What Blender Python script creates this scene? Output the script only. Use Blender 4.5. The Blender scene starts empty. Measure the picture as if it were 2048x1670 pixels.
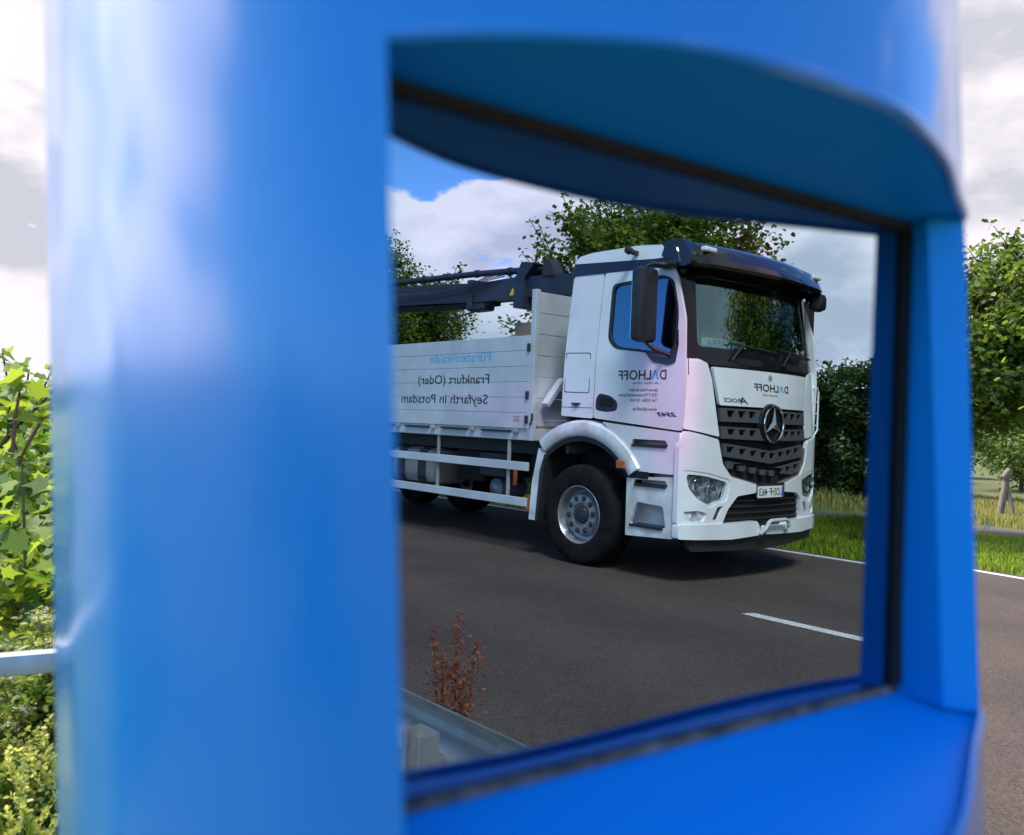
import bpy, bmesh, math, random
import numpy as np
from mathutils import Vector, Matrix
from mathutils.geometry import tessellate_polygon

C = bpy.context.scene.collection
sc = bpy.context.scene
PI = math.pi
random.seed(7)
rng = np.random.default_rng(11)

# ------------------------------------------------------------ solved geometry
H = 1.48                       # camera height
PITCH, ROLL = 0.015063, 0.029821
FPX = 1724.73                  # focal length in pixels of the 2048 px wide photo
PSI = -0.469531                # road direction, from the camera's forward (+Y)
D = Vector((math.sin(PSI), math.cos(PSI), 0))       # along the road
RT = Vector((math.cos(PSI), -math.sin(PSI), 0))     # across the road
MN = Vector((0.56038672, -0.82819713, -0.00749974)).normalized()   # pane normal
MQ = Vector((-0.04977379, 0.40520642, 1.46927302))                 # a point of the pane

def UV(u, v, z=0.0):
    return D * u + RT * v + Vector((0, 0, z))

# ------------------------------------------------------------ camera
fw = Vector((0, math.cos(PITCH), math.sin(PITCH)))
r0 = Vector((1, 0, 0)); u0 = r0.cross(fw)
cr = math.cos(ROLL) * r0 + math.sin(ROLL) * u0
cu = -math.sin(ROLL) * r0 + math.cos(ROLL) * u0
cd = bpy.data.cameras.new('camera')
cam = bpy.data.objects.new('camera', cd); C.objects.link(cam)
M = Matrix.Identity(4)
for i in range(3):
    M[i][0] = cr[i]; M[i][1] = cu[i]; M[i][2] = -fw[i]; M[i][3] = (0, 0, H)[i]
cam.matrix_world = M
cd.sensor_width = 36; cd.sensor_fit = 'HORIZONTAL'
cd.lens = 36 * FPX / 2048
cd.clip_start = 0.05; cd.clip_end = 5000
cd.dof.use_dof = True
cd.dof.focus_distance = 8.0
cd.dof.aperture_fstop = cd.lens / 1000 / 0.0068
sc.camera = cam

# ------------------------------------------------------------ sky, sun, exposure
SUN_EL, SUN_AZ = math.radians(55), math.radians(-60)     # azimuth from +Y towards +X
w = bpy.data.worlds.new('World'); sc.world = w; w.use_nodes = True
nt = w.node_tree; N = nt.nodes; L = nt.links
N.clear()
out = N.new('ShaderNodeOutputWorld'); bg = N.new('ShaderNodeBackground')
sky = N.new('ShaderNodeTexSky'); sky.sky_type = 'NISHITA'; sky.sun_disc = False
sky.sun_elevation = SUN_EL; sky.sun_rotation = SUN_AZ
sky.air_density = 1.0; sky.dust_density = 0.6; sky.ozone_density = 2.0
tc = N.new('ShaderNodeTexCoord'); sep = N.new('ShaderNodeSeparateXYZ')
L.new(tc.outputs['Generated'], sep.inputs[0])
def mth(op, a, b=None, c=None, clamp=False):
    n = N.new('ShaderNodeMath'); n.operation = op; n.use_clamp = clamp
    for i, q in enumerate((a, b, c)):
        if q is None: continue
        if isinstance(q, (int, float)): n.inputs[i].default_value = q
        else: L.new(q, n.inputs[i])
    return n.outputs[0]
zz = mth('MAXIMUM', sep.outputs[2], 0.0)
den = mth('ADD', zz, 0.22)
cx = mth('DIVIDE', sep.outputs[0], den); cy = mth('DIVIDE', sep.outputs[1], den)
cmb = N.new('ShaderNodeCombineXYZ'); L.new(sep.outputs[0], cmb.inputs[0]); L.new(sep.outputs[1], cmb.inputs[1])
L.new(mth('MULTIPLY', zz, 2.1), cmb.inputs[2])
n1 = N.new('ShaderNodeTexNoise'); n1.inputs['Scale'].default_value = 3.6; n1.inputs['Detail'].default_value = 10
n1.inputs['Roughness'].default_value = 0.52; n1.inputs['Distortion'].default_value = 0.1
L.new(cmb.outputs[0], n1.inputs['Vector'])
n2 = N.new('ShaderNodeTexNoise'); n2.inputs['Scale'].default_value = 4.5; n2.inputs['Detail'].default_value = 6
n2.inputs['Roughness'].default_value = 0.55
off = N.new('ShaderNodeVectorMath'); off.operation = 'ADD'; off.inputs[1].default_value = (3.1, 7.7, 2.2)
L.new(cmb.outputs[0], off.inputs[0]); L.new(off.outputs[0], n2.inputs['Vector'])
# more blue in the part of the sky behind and to the right, over a low bank of cumulus
bank = mth('MINIMUM', mth('MAXIMUM', mth('MULTIPLY', mth('SUBTRACT', zz, 0.24), 6.0), -0.02), 0.35)
dirn = N.new('ShaderNodeVectorMath'); dirn.operation = 'DOT_PRODUCT'
L.new(tc.outputs['Generated'], dirn.inputs[0]); dirn.inputs[1].default_value = (0.93, -0.36, 0.0)
dcl = mth('MAXIMUM', dirn.outputs['Value'], 0.0)
bias = mth('MULTIPLY', bank, dcl)
back = mth('MULTIPLY', mth('MULTIPLY', mth('MAXIMUM', mth('SUBTRACT', mth('MULTIPLY', sep.outputs[1], -1.0), 0.12), 0.0), mth('MULTIPLY', mth('SUBTRACT', 0.5, sep.outputs[0]), 2.0, clamp=True)), 0.75)
back = mth('ADD', back, mth('MULTIPLY', mth('MAXIMUM', sep.outputs[1], 0.0), -0.16))
back = mth('ADD', back, mth('MULTIPLY', mth('MINIMUM', sep.outputs[1], 0.0), -0.05))   # clearer sky straight behind the camera
cov = mth('ADD', mth('SUBTRACT', mth('SUBTRACT', n1.outputs['Fac'], bias), back), 0.10)
cr_ = N.new('ShaderNodeMapRange'); cr_.interpolation_type = 'SMOOTHSTEP'
cr_.inputs['From Min'].default_value = 0.475; cr_.inputs['From Max'].default_value = 0.515
L.new(cov, cr_.inputs['Value'])
shade = N.new('ShaderNodeValToRGB')
shade.color_ramp.elements[0].position = 0.43; shade.color_ramp.elements[0].color = (4.9, 5.15, 5.8, 1)
shade.color_ramp.elements[1].position = 0.58; shade.color_ramp.elements[1].color = (8.0, 7.7, 8.0, 1)
L.new(n2.outputs['Fac'], shade.inputs['Fac'])
mix = N.new('ShaderNodeMix'); mix.data_type = 'RGBA'
L.new(cr_.outputs[0], mix.inputs['Factor'])
cs = N.new('ShaderNodeVectorMath'); cs.operation = 'SCALE'      # clouds facing the sun (behind the camera) are brighter than those ahead
L.new(shade.outputs[0], cs.inputs[0]); glow = N.new('ShaderNodeVectorMath'); glow.operation = 'DOT_PRODUCT'; L.new(tc.outputs['Generated'], glow.inputs[0]); glow.inputs[1].default_value = (-0.965, -0.03, 0.26)
gl = mth('MULTIPLY', mth('POWER', mth('MAXIMUM', glow.outputs['Value'], 0.0), 8.0), 1.6)      # bright cloud below the sun
L.new(mth('ADD', gl, mth('ADD', mth('MULTIPLY', mth('POWER', dcl, 2.0), 0.46), 0.30)), cs.inputs['Scale'])
deep = N.new('ShaderNodeVectorMath'); deep.operation = 'MULTIPLY'; deep.inputs[1].default_value = (0.50, 0.80, 1.12)   # clean air: deeper blue
L.new(sky.outputs[0], deep.inputs[0])
tint = N.new('ShaderNodeVectorMath'); tint.operation = 'MULTIPLY'; tint.inputs[1].default_value = (1.02, 0.985, 0.99)
L.new(cs.outputs[0], tint.inputs[0])
L.new(deep.outputs[0], mix.inputs[6]); L.new(tint.outputs[0], mix.inputs[7])
L.new(mix.outputs[2], bg.inputs['Color']); bg.inputs['Strength'].default_value = 0.15
L.new(bg.outputs[0], out.inputs[0])

sd = bpy.data.lights.new('sun', 'SUN'); sun = bpy.data.objects.new('sun', sd); C.objects.link(sun)
sd.energy = 3.2; sd.angle = math.radians(16); sd.color = (1.0, 0.94, 0.86)
sdir = Vector((math.sin(SUN_AZ) * math.cos(SUN_EL), math.cos(SUN_AZ) * math.cos(SUN_EL), math.sin(SUN_EL)))
sun.rotation_euler = sdir.to_track_quat('Z', 'Y').to_euler()
sc.view_settings.view_transform = 'Standard'; sc.view_settings.look = 'None'
sc.view_settings.gamma = 1; sc.view_settings.exposure = 1.5
sc.cycles.use_denoising = True
sc.cycles.max_bounces = 10; sc.cycles.transparent_max_bounces = 12

# ------------------------------------------------------------ helpers
def tag(o, label=None, cat=None, group=None, kind=None):
    if label: o['label'] = label
    if cat: o['category'] = cat
    if group: o['group'] = group
    if kind: o['kind'] = kind
    return o

def empty(name, loc=(0, 0, 0), rz=0, parent=None):
    o = bpy.data.objects.new(name, None); C.objects.link(o)
    o.location = loc; o.rotation_euler = (0, 0, rz); o.empty_display_size = 0.2
    if parent: o.parent = parent
    return o

def mat(name, col, rough=0.5, metal=0.0, spec=0.5, coat=0.0, coat_rough=0.05, noise=None, bump=None, emit=None):
    m = bpy.data.materials.new(name); m.use_nodes = True
    t = m.node_tree; b = t.nodes['Principled BSDF']
    b.inputs['Base Color'].default_value = (*col, 1); b.inputs['Roughness'].default_value = rough
    b.inputs['Metallic'].default_value = metal; b.inputs['Specular IOR Level'].default_value = spec
    b.inputs['Coat Weight'].default_value = coat; b.inputs['Coat Roughness'].default_value = coat_rough
    if noise:   # (scale, amount, col2)
        tcn = t.nodes.new('ShaderNodeTexCoord')
        nn = t.nodes.new('ShaderNodeTexNoise'); nn.inputs['Scale'].default_value = noise[0]; nn.inputs['Detail'].default_value = 6
        t.links.new(tcn.outputs['Object'], nn.inputs['Vector'])
        rp = t.nodes.new('ShaderNodeMapRange'); rp.inputs['From Min'].default_value = 0.35; rp.inputs['From Max'].default_value = 0.65
        rp.inputs['To Max'].default_value = noise[1]
        t.links.new(nn.outputs['Fac'], rp.inputs['Value'])
        mx = t.nodes.new('ShaderNodeMix'); mx.data_type = 'RGBA'
        mx.inputs[6].default_value = (*col, 1); mx.inputs[7].default_value = (*noise[2], 1)
        t.links.new(rp.outputs[0], mx.inputs['Factor']); t.links.new(mx.outputs[2], b.inputs['Base Color'])
    if bump:    # (scale, strength, distance)
        tcn = t.nodes.new('ShaderNodeTexCoord')
        nn = t.nodes.new('ShaderNodeTexNoise'); nn.inputs['Scale'].default_value = bump[0]; nn.inputs['Detail'].default_value = 4
        t.links.new(tcn.outputs['Object'], nn.inputs['Vector'])
        bp = t.nodes.new('ShaderNodeBump'); bp.inputs['Strength'].default_value = bump[1]; bp.inputs['Distance'].default_value = bump[2]
        t.links.new(nn.outputs['Fac'], bp.inputs['Height']); t.links.new(bp.outputs[0], b.inputs['Normal'])
    return m

def leafmat(name, c1, c2, trans=0.45, rough=0.45):
    m = bpy.data.materials.new(name); m.use_nodes = True
    t = m.node_tree; b = t.nodes['Principled BSDF']; o = t.nodes['Material Output']
    at = t.nodes.new('ShaderNodeAttribute'); at.attribute_name = 'rnd'
    mx = t.nodes.new('ShaderNodeMix'); mx.data_type = 'RGBA'
    mx.inputs[6].default_value = (*c1, 1); mx.inputs[7].default_value = (*c2, 1)
    t.links.new(at.outputs['Fac'], mx.inputs['Factor'])
    t.links.new(mx.outputs[2], b.inputs['Base Color']); b.inputs['Roughness'].default_value = rough
    tr = t.nodes.new('ShaderNodeBsdfTranslucent')
    hs = t.nodes.new('ShaderNodeHueSaturation'); hs.inputs['Value'].default_value = 1.5; hs.inputs['Hue'].default_value = 0.485
    t.links.new(mx.outputs[2], hs.inputs['Color']); t.links.new(hs.outputs[0], tr.inputs['Color'])
    ms = t.nodes.new('ShaderNodeMixShader'); ms.inputs[0].default_value = trans
    t.links.new(b.outputs[0], ms.inputs[1]); t.links.new(tr.outputs[0], ms.inputs[2])
    t.links.new(ms.outputs[0], o.inputs['Surface'])
    return m

def link_bm(name, bm, m, parent=None, smooth=False, recalc=True):
    if recalc: bmesh.ops.recalc_face_normals(bm, faces=bm.faces)
    me = bpy.data.meshes.new(name); bm.to_mesh(me); bm.free()
    if smooth:
        me.polygons.foreach_set('use_smooth', [True] * len(me.polygons))
        try: me.set_sharp_from_angle(angle=math.radians(35))
        except Exception: pass
    me.materials.append(m)
    o = bpy.data.objects.new(name, me); C.objects.link(o)
    if parent: o.parent = parent
    return o

def np_mesh(name, V, F, m, parent=None, rnd=None, smooth=False):
    """V (n,3), F (k,s) arrays."""
    me = bpy.data.meshes.new(name)
    V = np.asarray(V, np.float32); F = np.asarray(F, np.int32)
    me.vertices.add(len(V)); me.vertices.foreach_set('co', V.ravel())
    s = F.shape[1]
    me.loops.add(F.size); me.loops.foreach_set('vertex_index', F.ravel())
    me.polygons.add(len(F)); me.polygons.foreach_set('loop_start', np.arange(0, F.size, s, dtype=np.int32))
    if rnd is not None:
        a = me.attributes.new('rnd', 'FLOAT', 'FACE'); a.data.foreach_set('value', np.asarray(rnd, np.float32))
    me.update(calc_edges=True); me.validate()
    me.materials.append(m)
    o = bpy.data.objects.new(name, me); C.objects.link(o)
    if parent: o.parent = parent
    return o

def box(bm, x0, x1, y0, y1, z0, z1, bev=0.0, rot=None, piv=None):
    r = bmesh.ops.create_cube(bm, size=1)
    vs = r['verts']
    for v in vs:
        v.co = Vector(((x0 + x1) / 2 + v.co.x * (x1 - x0), (y0 + y1) / 2 + v.co.y * (y1 - y0), (z0 + z1) / 2 + v.co.z * (z1 - z0)))
    if bev > 0:
        es = list({e for v in vs for e in v.link_edges})
        rr_ = bmesh.ops.bevel(bm, geom=es, offset=bev, segments=2, profile=0.5, affect='EDGES')
        vs = list({v for f in rr_['faces'] for v in f.verts} | {v for v in vs if v.is_valid})
    if rot is not None:
        p = Vector(piv)
        for v in vs: v.co = p + rot @ (v.co - p)
    return vs

def tube(bm, pts, rad, seg=8, cap=True):
    pts = [Vector(p) for p in pts]
    if isinstance(rad, (int, float)): rad = [rad] * len(pts)
    rings = []
    for i, p in enumerate(pts):
        a = pts[max(i - 1, 0)]; b = pts[min(i + 1, len(pts) - 1)]
        t = (b - a).normalized()
        up = Vector((0, 0, 1)) if abs(t.z) < 0.9 else Vector((1, 0, 0))
        s = t.cross(up).normalized(); q = s.cross(t)
        rings.append([bm.verts.new(p + (s * math.cos(2 * PI * k / seg) + q * math.sin(2 * PI * k / seg)) * rad[i]) for k in range(seg)])
    for i in range(len(rings) - 1):
        for k in range(seg):
            bm.faces.new((rings[i][k], rings[i][(k + 1) % seg], rings[i + 1][(k + 1) % seg], rings[i + 1][k]))
    if cap:
        bm.faces.new(rings[0][::-1]); bm.faces.new(rings[-1])

def lathe(bm, prof, centre, axis='Y', seg=48):
    """prof list of (r, a): radius, position along axis."""
    rings = []
    for r, a in prof:
        ring = []
        for k in range(seg):
            t = 2 * PI * k / seg
            if axis == 'Y': p = Vector((r * math.cos(t), a, r * math.sin(t)))
            elif axis == 'X': p = Vector((a, r * math.cos(t), r * math.sin(t)))
            else: p = Vector((r * math.cos(t), r * math.sin(t), a))
            ring.append(bm.verts.new(p + Vector(centre)))
        rings.append(ring)
    for i in range(len(rings) - 1):
        for k in range(seg):
            bm.faces.new((rings[i][k], rings[i][(k + 1) % seg], rings[i + 1][(k + 1) % seg], rings[i + 1][k]))
    return rings

def rounded(pts, r, n=4):
    """round the corners of a 2D polygon; r a number or a list."""
    res = []
    k = len(pts)
    for i in range(k):
        p = Vector(pts[i]); a = Vector(pts[i - 1]); b = Vector(pts[(i + 1) % k])
        ri = r[i] if isinstance(r, (list, tuple)) else r
        if ri <= 0: res.append(tuple(p)); continue
        da = (a - p); db = (b - p)
        q = min(ri, da.length * 0.45, db.length * 0.45)
        A = p + da.normalized() * q; B = p + db.normalized() * q
        for j in range(n + 1):
            t = j / n
            res.append(tuple(A * (1 - t) ** 2 + p * 2 * t * (1 - t) + B * t ** 2))
    return res

def panel(outer, holes, mapf, thick, bm=None, cutsa=(), cutsb=()):
    """a sheet cut to a 2D outline (with holes), bent by mapf(a, b, depth) and given thickness."""
    own = bmesh.new()
    polys = [[Vector((a, b, 0)) for a, b in outer]] + [[Vector((a, b, 0)) for a, b in h] for h in holes]
    flat = [p for q in polys for p in q]
    vs = [own.verts.new(p) for p in flat]
    for t in tessellate_polygon(polys):
        try: own.faces.new([vs[i] for i in t])
        except ValueError: pass
    for c in cutsa:
        bmesh.ops.bisect_plane(own, geom=own.verts[:] + own.edges[:] + own.faces[:], plane_co=(c, 0, 0), plane_no=(1, 0, 0), dist=1e-5)
    for c in cutsb:
        bmesh.ops.bisect_plane(own, geom=own.verts[:] + own.edges[:] + own.faces[:], plane_co=(0, c, 0), plane_no=(0, 1, 0), dist=1e-5)
    own.verts.ensure_lookup_table(); own.verts.index_update()
    base = [v.co.copy() for v in own.verts]
    tgt = bm if bm is not None else bmesh.new()
    top = [tgt.verts.new(mapf(c.x, c.y, 0)) for c in base]
    bot = [tgt.verts.new(mapf(c.x, c.y, thick)) for c in base]
    for f in own.faces:
        idx = [v.index for v in f.verts]
        tgt.faces.new([top[i] for i in idx]); tgt.faces.new([bot[i] for i in idx][::-1])
    for e in own.edges:
        if len(e.link_faces) == 1:
            a, b = e.verts[0].index, e.verts[1].index
            try: tgt.faces.new((top[a], top[b], bot[b], bot[a]))
            except ValueError: pass
    own.free()
    return tgt

def text2d(body, size=1.0, shear=0.0, space=1.0, bold=0.0):
    cu_ = bpy.data.curves.new('t', 'FONT'); cu_.body = body; cu_.size = size
    cu_.shear = shear; cu_.space_character = space; cu_.offset = bold; cu_.resolution_u = 3
    o = bpy.data.objects.new('t', cu_); C.objects.link(o)
    dg = bpy.context.evaluated_depsgraph_get(); dg.update()
    me = o.evaluated_get(dg).to_mesh()
    V = [v.co.copy() for v in me.vertices]; F = [tuple(p.vertices) for p in me.polygons]
    o.evaluated_get(dg).to_mesh_clear()
    bpy.data.objects.remove(o); bpy.data.curves.remove(cu_)
    return V, F

def lettering(bm, body, x0, x1, zb, zt, mapf, **k):
    """text fitted to the box x0..x1 (reading from x0 to x1), zb..zt (cap height), mapped by mapf(a, b, 0)."""
    V, F = text2d(body, 1.0, **k)
    xs = [v.x for v in V]; mn, mxx = min(xs), max(xs)
    CAP = 0.69
    vs = []
    for v in V:
        a = x0 + (x1 - x0) * (v.x - mn) / (mxx - mn); b = zb + (zt - zb) * v.y / CAP
        vs.append(bm.verts.new(mapf(a, b, 0)))
    for f in F:
        try: bm.faces.new([vs[i] for i in f])
        except ValueError: pass

def copy_tree(o, parent=None):
    c = o.copy(); C.objects.link(c)
    if parent: c.parent = parent
    for ch in list(o.children): copy_tree(ch, c)
    return c

# ------------------------------------------------------------ materials
def asphalt(name, c1, c2):
    m = mat(name, c1, 0.85, noise=None, spec=0.3)
    t = m.node_tree; b = t.nodes['Principled BSDF']
    tcn = t.nodes.new('ShaderNodeTexCoord')
    vo = t.nodes.new('ShaderNodeTexVoronoi'); vo.inputs['Scale'].default_value = 150
    n = t.nodes.new('ShaderNodeTexNoise'); n.inputs['Scale'].default_value = 1.3; n.inputs['Detail'].default_value = 8
    t.links.new(tcn.outputs['Object'], vo.inputs['Vector']); t.links.new(tcn.outputs['Object'], n.inputs['Vector'])
    r1 = t.nodes.new('ShaderNodeValToRGB')
    r1.color_ramp.elements[0].position = 0.0; r1.color_ramp.elements[0].color = tuple(q * 0.5 for q in c1) + (1,)
    r1.color_ramp.elements[1].position = 1.0; r1.color_ramp.elements[1].color = tuple(q * 1.65 for q in c1) + (1,)
    sp = t.nodes.new('ShaderNodeSeparateColor'); t.links.new(vo.outputs['Color'], sp.inputs[0])
    t.links.new(sp.outputs[0], r1.inputs['Fac'])
    mx = t.nodes.new('ShaderNodeMix'); mx.data_type = 'RGBA'; mx.blend_type = 'MULTIPLY'; mx.inputs['Factor'].default_value = 1
    r2 = t.nodes.new('ShaderNodeValToRGB')
    r2.color_ramp.elements[0].position = 0.3; r2.color_ramp.elements[0].color = (0.84, 0.84, 0.85, 1)
    r2.color_ramp.elements[1].position = 0.7; r2.color_ramp.elements[1].color = (1.14, 1.12, 1.1, 1)
    t.links.new(n.outputs['Fac'], r2.inputs['Fac'])
    dv = t.nodes.new('ShaderNodeVectorMath'); dv.operation = 'DOT_PRODUCT'; dv.inputs[1].default_value = tuple(RT)
    t.links.new(tcn.outputs['Object'], dv.inputs[0])
    def mm(op, a, b):
        q = t.nodes.new('ShaderNodeMath'); q.operation = op
        t.links.new(a, q.inputs[0]); q.inputs[1].default_value = b; return q.outputs[0]
    tr_ = mm('ADD', mm('MULTIPLY', mm('COSINE', mm('MULTIPLY', mm('ADD', dv.outputs['Value'], -6.79), 2 * PI / 1.75), 0.0), -0.09), 1.0)   # polished wheel tracks
    sc_ = t.nodes.new('ShaderNodeVectorMath'); sc_.operation = 'SCALE'; t.links.new(r2.outputs[0], sc_.inputs[0]); t.links.new(tr_, sc_.inputs['Scale'])
    t.links.new(r1.outputs[0], mx.inputs[6]); t.links.new(sc_.outputs[0], mx.inputs[7])
    t.links.new(mx.outputs[2], b.inputs['Base Color'])
    bp = t.nodes.new('ShaderNodeBump'); bp.inputs['Strength'].default_value = 0.7; bp.inputs['Distance'].default_value = 0.006
    t.links.new(vo.outputs['Distance'], bp.inputs['Height']); t.links.new(bp.outputs[0], b.inputs['Normal'])
    return m
M_road = asphalt('asphalt', (0.066, 0.050, 0.041), None)
M_track = asphalt('track_asphalt', (0.085, 0.075, 0.07), None)
M_mark = mat('road_paint', (0.70, 0.69, 0.66), 0.7, noise=(75, 1.0, (0.30, 0.27, 0.25)))
M_soil = mat('meadow_soil', (0.06, 0.085, 0.02), 0.95, noise=(1.7, 1.0, (0.11, 0.11, 0.035)), bump=(9, 0.6, 0.05))
M_grass = leafmat('grass_blades', (0.09, 0.20, 0.012), (0.32, 0.38, 0.03), 0.45, 0.5)
M_dry = leafmat('dry_grass', (0.17, 0.23, 0.03), (0.46, 0.38, 0.14), 0.4, 0.6)
M_tleaf = leafmat('maple_tree_leaves', (0.032, 0.08, 0.010), (0.17, 0.24, 0.025), 0.5, 0.55)
M_hleaf = leafmat('hedge_leaves', (0.03, 0.07, 0.016), (0.11, 0.17, 0.035), 0.35, 0.5)
M_oleaf = leafmat('orchard_leaves', (0.05, 0.12, 0.02), (0.20, 0.27, 0.06), 0.45, 0.5)
M_sleaf = leafmat('sycamore_leaves', (0.05, 0.14, 0.012), (0.26, 0.35, 0.03), 0.5, 0.6)
M_fern = leafmat('parsley_leaves', (0.07, 0.16, 0.015), (0.30, 0.34, 0.03), 0.4, 0.5)
M_umbel = leafmat('umbel_white', (0.5, 0.52, 0.36), (0.75, 0.74, 0.62), 0.3, 0.6)
M_umgreen = leafmat('umbel_green', (0.30, 0.34, 0.04), (0.45, 0.42, 0.06), 0.3, 0.6)
M_dock = leafmat('dock_seed', (0.20, 0.05, 0.018), (0.32, 0.11, 0.04), 0.3, 0.6)
M_cicory = leafmat('chicory_flowers', (0.2, 0.28, 0.7), (0.35, 0.42, 0.85), 0.3, 0.6)
M_bark = mat('bark', (0.09, 0.065, 0.045), 0.9, noise=(14, 1, (0.05, 0.04, 0.03)), bump=(30, 0.8, 0.02))
M_twig = mat('green_twig', (0.16, 0.10, 0.04), 0.7, noise=(20, 1, (0.1, 0.13, 0.04)))
M_redtwig = mat('red_stem', (0.17, 0.06, 0.035), 0.6)
M_wood = mat('weathered_wood', (0.26, 0.2, 0.14), 0.85, noise=(7, 1, (0.17, 0.135, 0.1)), bump=(40, 0.5, 0.01))
M_zinc = mat('galvanised_steel', (0.52, 0.52, 0.51), 0.5, 0.4, noise=(9, 1.0, (0.36, 0.36, 0.36)), bump=(60, 0.15, 0.002))
M_white = mat('white_paint', (0.80, 0.82, 0.84), 0.32, coat=0.7, noise=(2.2, 0.8, (0.66, 0.67, 0.67)))
M_whited = mat('white_paint_road_film', (0.76, 0.78, 0.79), 0.45, coat=0.3, noise=(5.0, 1.0, (0.52, 0.51, 0.49)))
M_alu = mat('anodised_aluminium', (0.62, 0.65, 0.67), 0.5, 0.25, noise=(2.5, 1.0, (0.50, 0.53, 0.56)))
M_alud = mat('dusty_aluminium', (0.42, 0.41, 0.38), 0.6, 0.2, noise=(5, 1, (0.28, 0.27, 0.25)))
M_black = mat('black_plastic', (0.018, 0.018, 0.02), 0.42, noise=(12, 0.6, (0.035, 0.035, 0.036)))
M_gloss = mat('gloss_black', (0.012, 0.011, 0.014), 0.12, coat=0.5)
M_grille = mat('grille_grey', (0.07, 0.073, 0.082), 0.45)
M_black_shade = mat('black_and_shade', (0.006, 0.006, 0.007), 0.8)  # near-black, for black parts and for shade painted into hollows
M_rubber = mat('tyre_rubber', (0.008, 0.008, 0.009), 0.85, spec=0.12, noise=(10, 1, (0.016, 0.015, 0.014)), bump=(80, 0.3, 0.003))
M_rim = mat('wheel_silver', (0.45, 0.46, 0.48), 0.35, 0.7, noise=(14, 1, (0.28, 0.28, 0.29)))
M_chrome = mat('chrome', (0.85, 0.86, 0.88), 0.08, 1.0)
M_lamp = mat('lamp_reflector', (0.80, 0.82, 0.84), 0.3, 0.1, noise=(16, 1, (0.20, 0.20, 0.19)), bump=(26, 1.0, 0.02))
M_amber = mat('amber_plastic', (0.42, 0.11, 0.035), 0.3)
M_navy = mat('crane_navy', (0.012, 0.018, 0.036), 0.5, noise=(4, 1, (0.028, 0.034, 0.055)))
M_grey = mat('dark_steel', (0.035, 0.038, 0.045), 0.55, 0.2, noise=(8, 1, (0.03, 0.03, 0.035)))
M_lgrey = mat('tank_grey', (0.26, 0.27, 0.28), 0.45, 0.3, noise=(6, 1, (0.3, 0.3, 0.3)))
M_text = mat('anthracite_vinyl', (0.025, 0.028, 0.033), 0.5)
M_tblue = mat('light_blue_vinyl', (0.10, 0.42, 0.72), 0.5)
M_seat = mat('seat_fabric', (0.05, 0.055, 0.06), 0.9)
M_pwhite = mat('plate_white', (0.78, 0.78, 0.76), 0.45)
M_pblue = mat('plate_blue', (0.01, 0.06, 0.45), 0.45)
M_teal = mat('sign_teal', (0.35, 0.75, 0.75), 0.5)
M_yellow = mat('warning_yellow', (0.75, 0.45, 0.04), 0.5)
M_brick = mat('far_wall', (0.42, 0.28, 0.2), 0.9)
M_roof = mat('far_roof', (0.25, 0.1, 0.07), 0.9)

def glassmat(name, tint, refl, base=(0.02, 0.03, 0.04)):
    m = bpy.data.materials.new(name); m.use_nodes = True
    t = m.node_tree; o = t.nodes['Material Output']; t.nodes.remove(t.nodes['Principled BSDF'])
    g = t.nodes.new('ShaderNodeBsdfGlossy'); g.inputs['Roughness'].default_value = 0.01; g.inputs['Color'].default_value = (*base, 1)
    tr = t.nodes.new('ShaderNodeBsdfTransparent'); tr.inputs['Color'].default_value = (*tint, 1)
    fr = t.nodes.new('ShaderNodeLayerWeight'); fr.inputs['Blend'].default_value = 0.5
    pw = t.nodes.new('ShaderNodeMath'); pw.operation = 'POWER'; pw.inputs[1].default_value = 4.0
    t.links.new(fr.outputs['Facing'], pw.inputs[0])
    ad = t.nodes.new('ShaderNodeMath'); ad.operation = 'ADD'; ad.use_clamp = True; ad.inputs[1].default_value = refl
    t.links.new(pw.outputs[0], ad.inputs[0])
    ms = t.nodes.new('ShaderNodeMixShader'); t.links.new(ad.outputs[0], ms.inputs[0])
    t.links.new(tr.outputs[0], ms.inputs[1]); t.links.new(g.outputs[0], ms.inputs[2]); t.links.new(ms.outputs[0], o.inputs[0])
    return m
M_wind = glassmat('windscreen_glass', (0.85, 0.92, 0.92), 0.34, (0.85, 0.97, 0.96))
M_swin = glassmat('side_glass', (0.35, 0.5, 0.6), 0.30, (0.5, 0.8, 1.0))

# the blue lacquer of the column
M_blue = mat('blue_lacquer', (0.0, 0.19, 0.52), 0.5, spec=0.1, coat=1.0, coat_rough=0.17, bump=(350, 0.06, 0.001))
M_blue.node_tree.nodes['Principled BSDF'].inputs['Coat IOR'].default_value = 1.57
M_seal = mat('window_seal', (0.05, 0.04, 0.033), 0.7, noise=(60, 1, (0.22, 0.17, 0.14)))
M_sealk = mat('black_seal', (0.006, 0.006, 0.006), 0.8)
M_sealb = mat('upper_seal', (0.03, 0.018, 0.012), 0.8)

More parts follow.
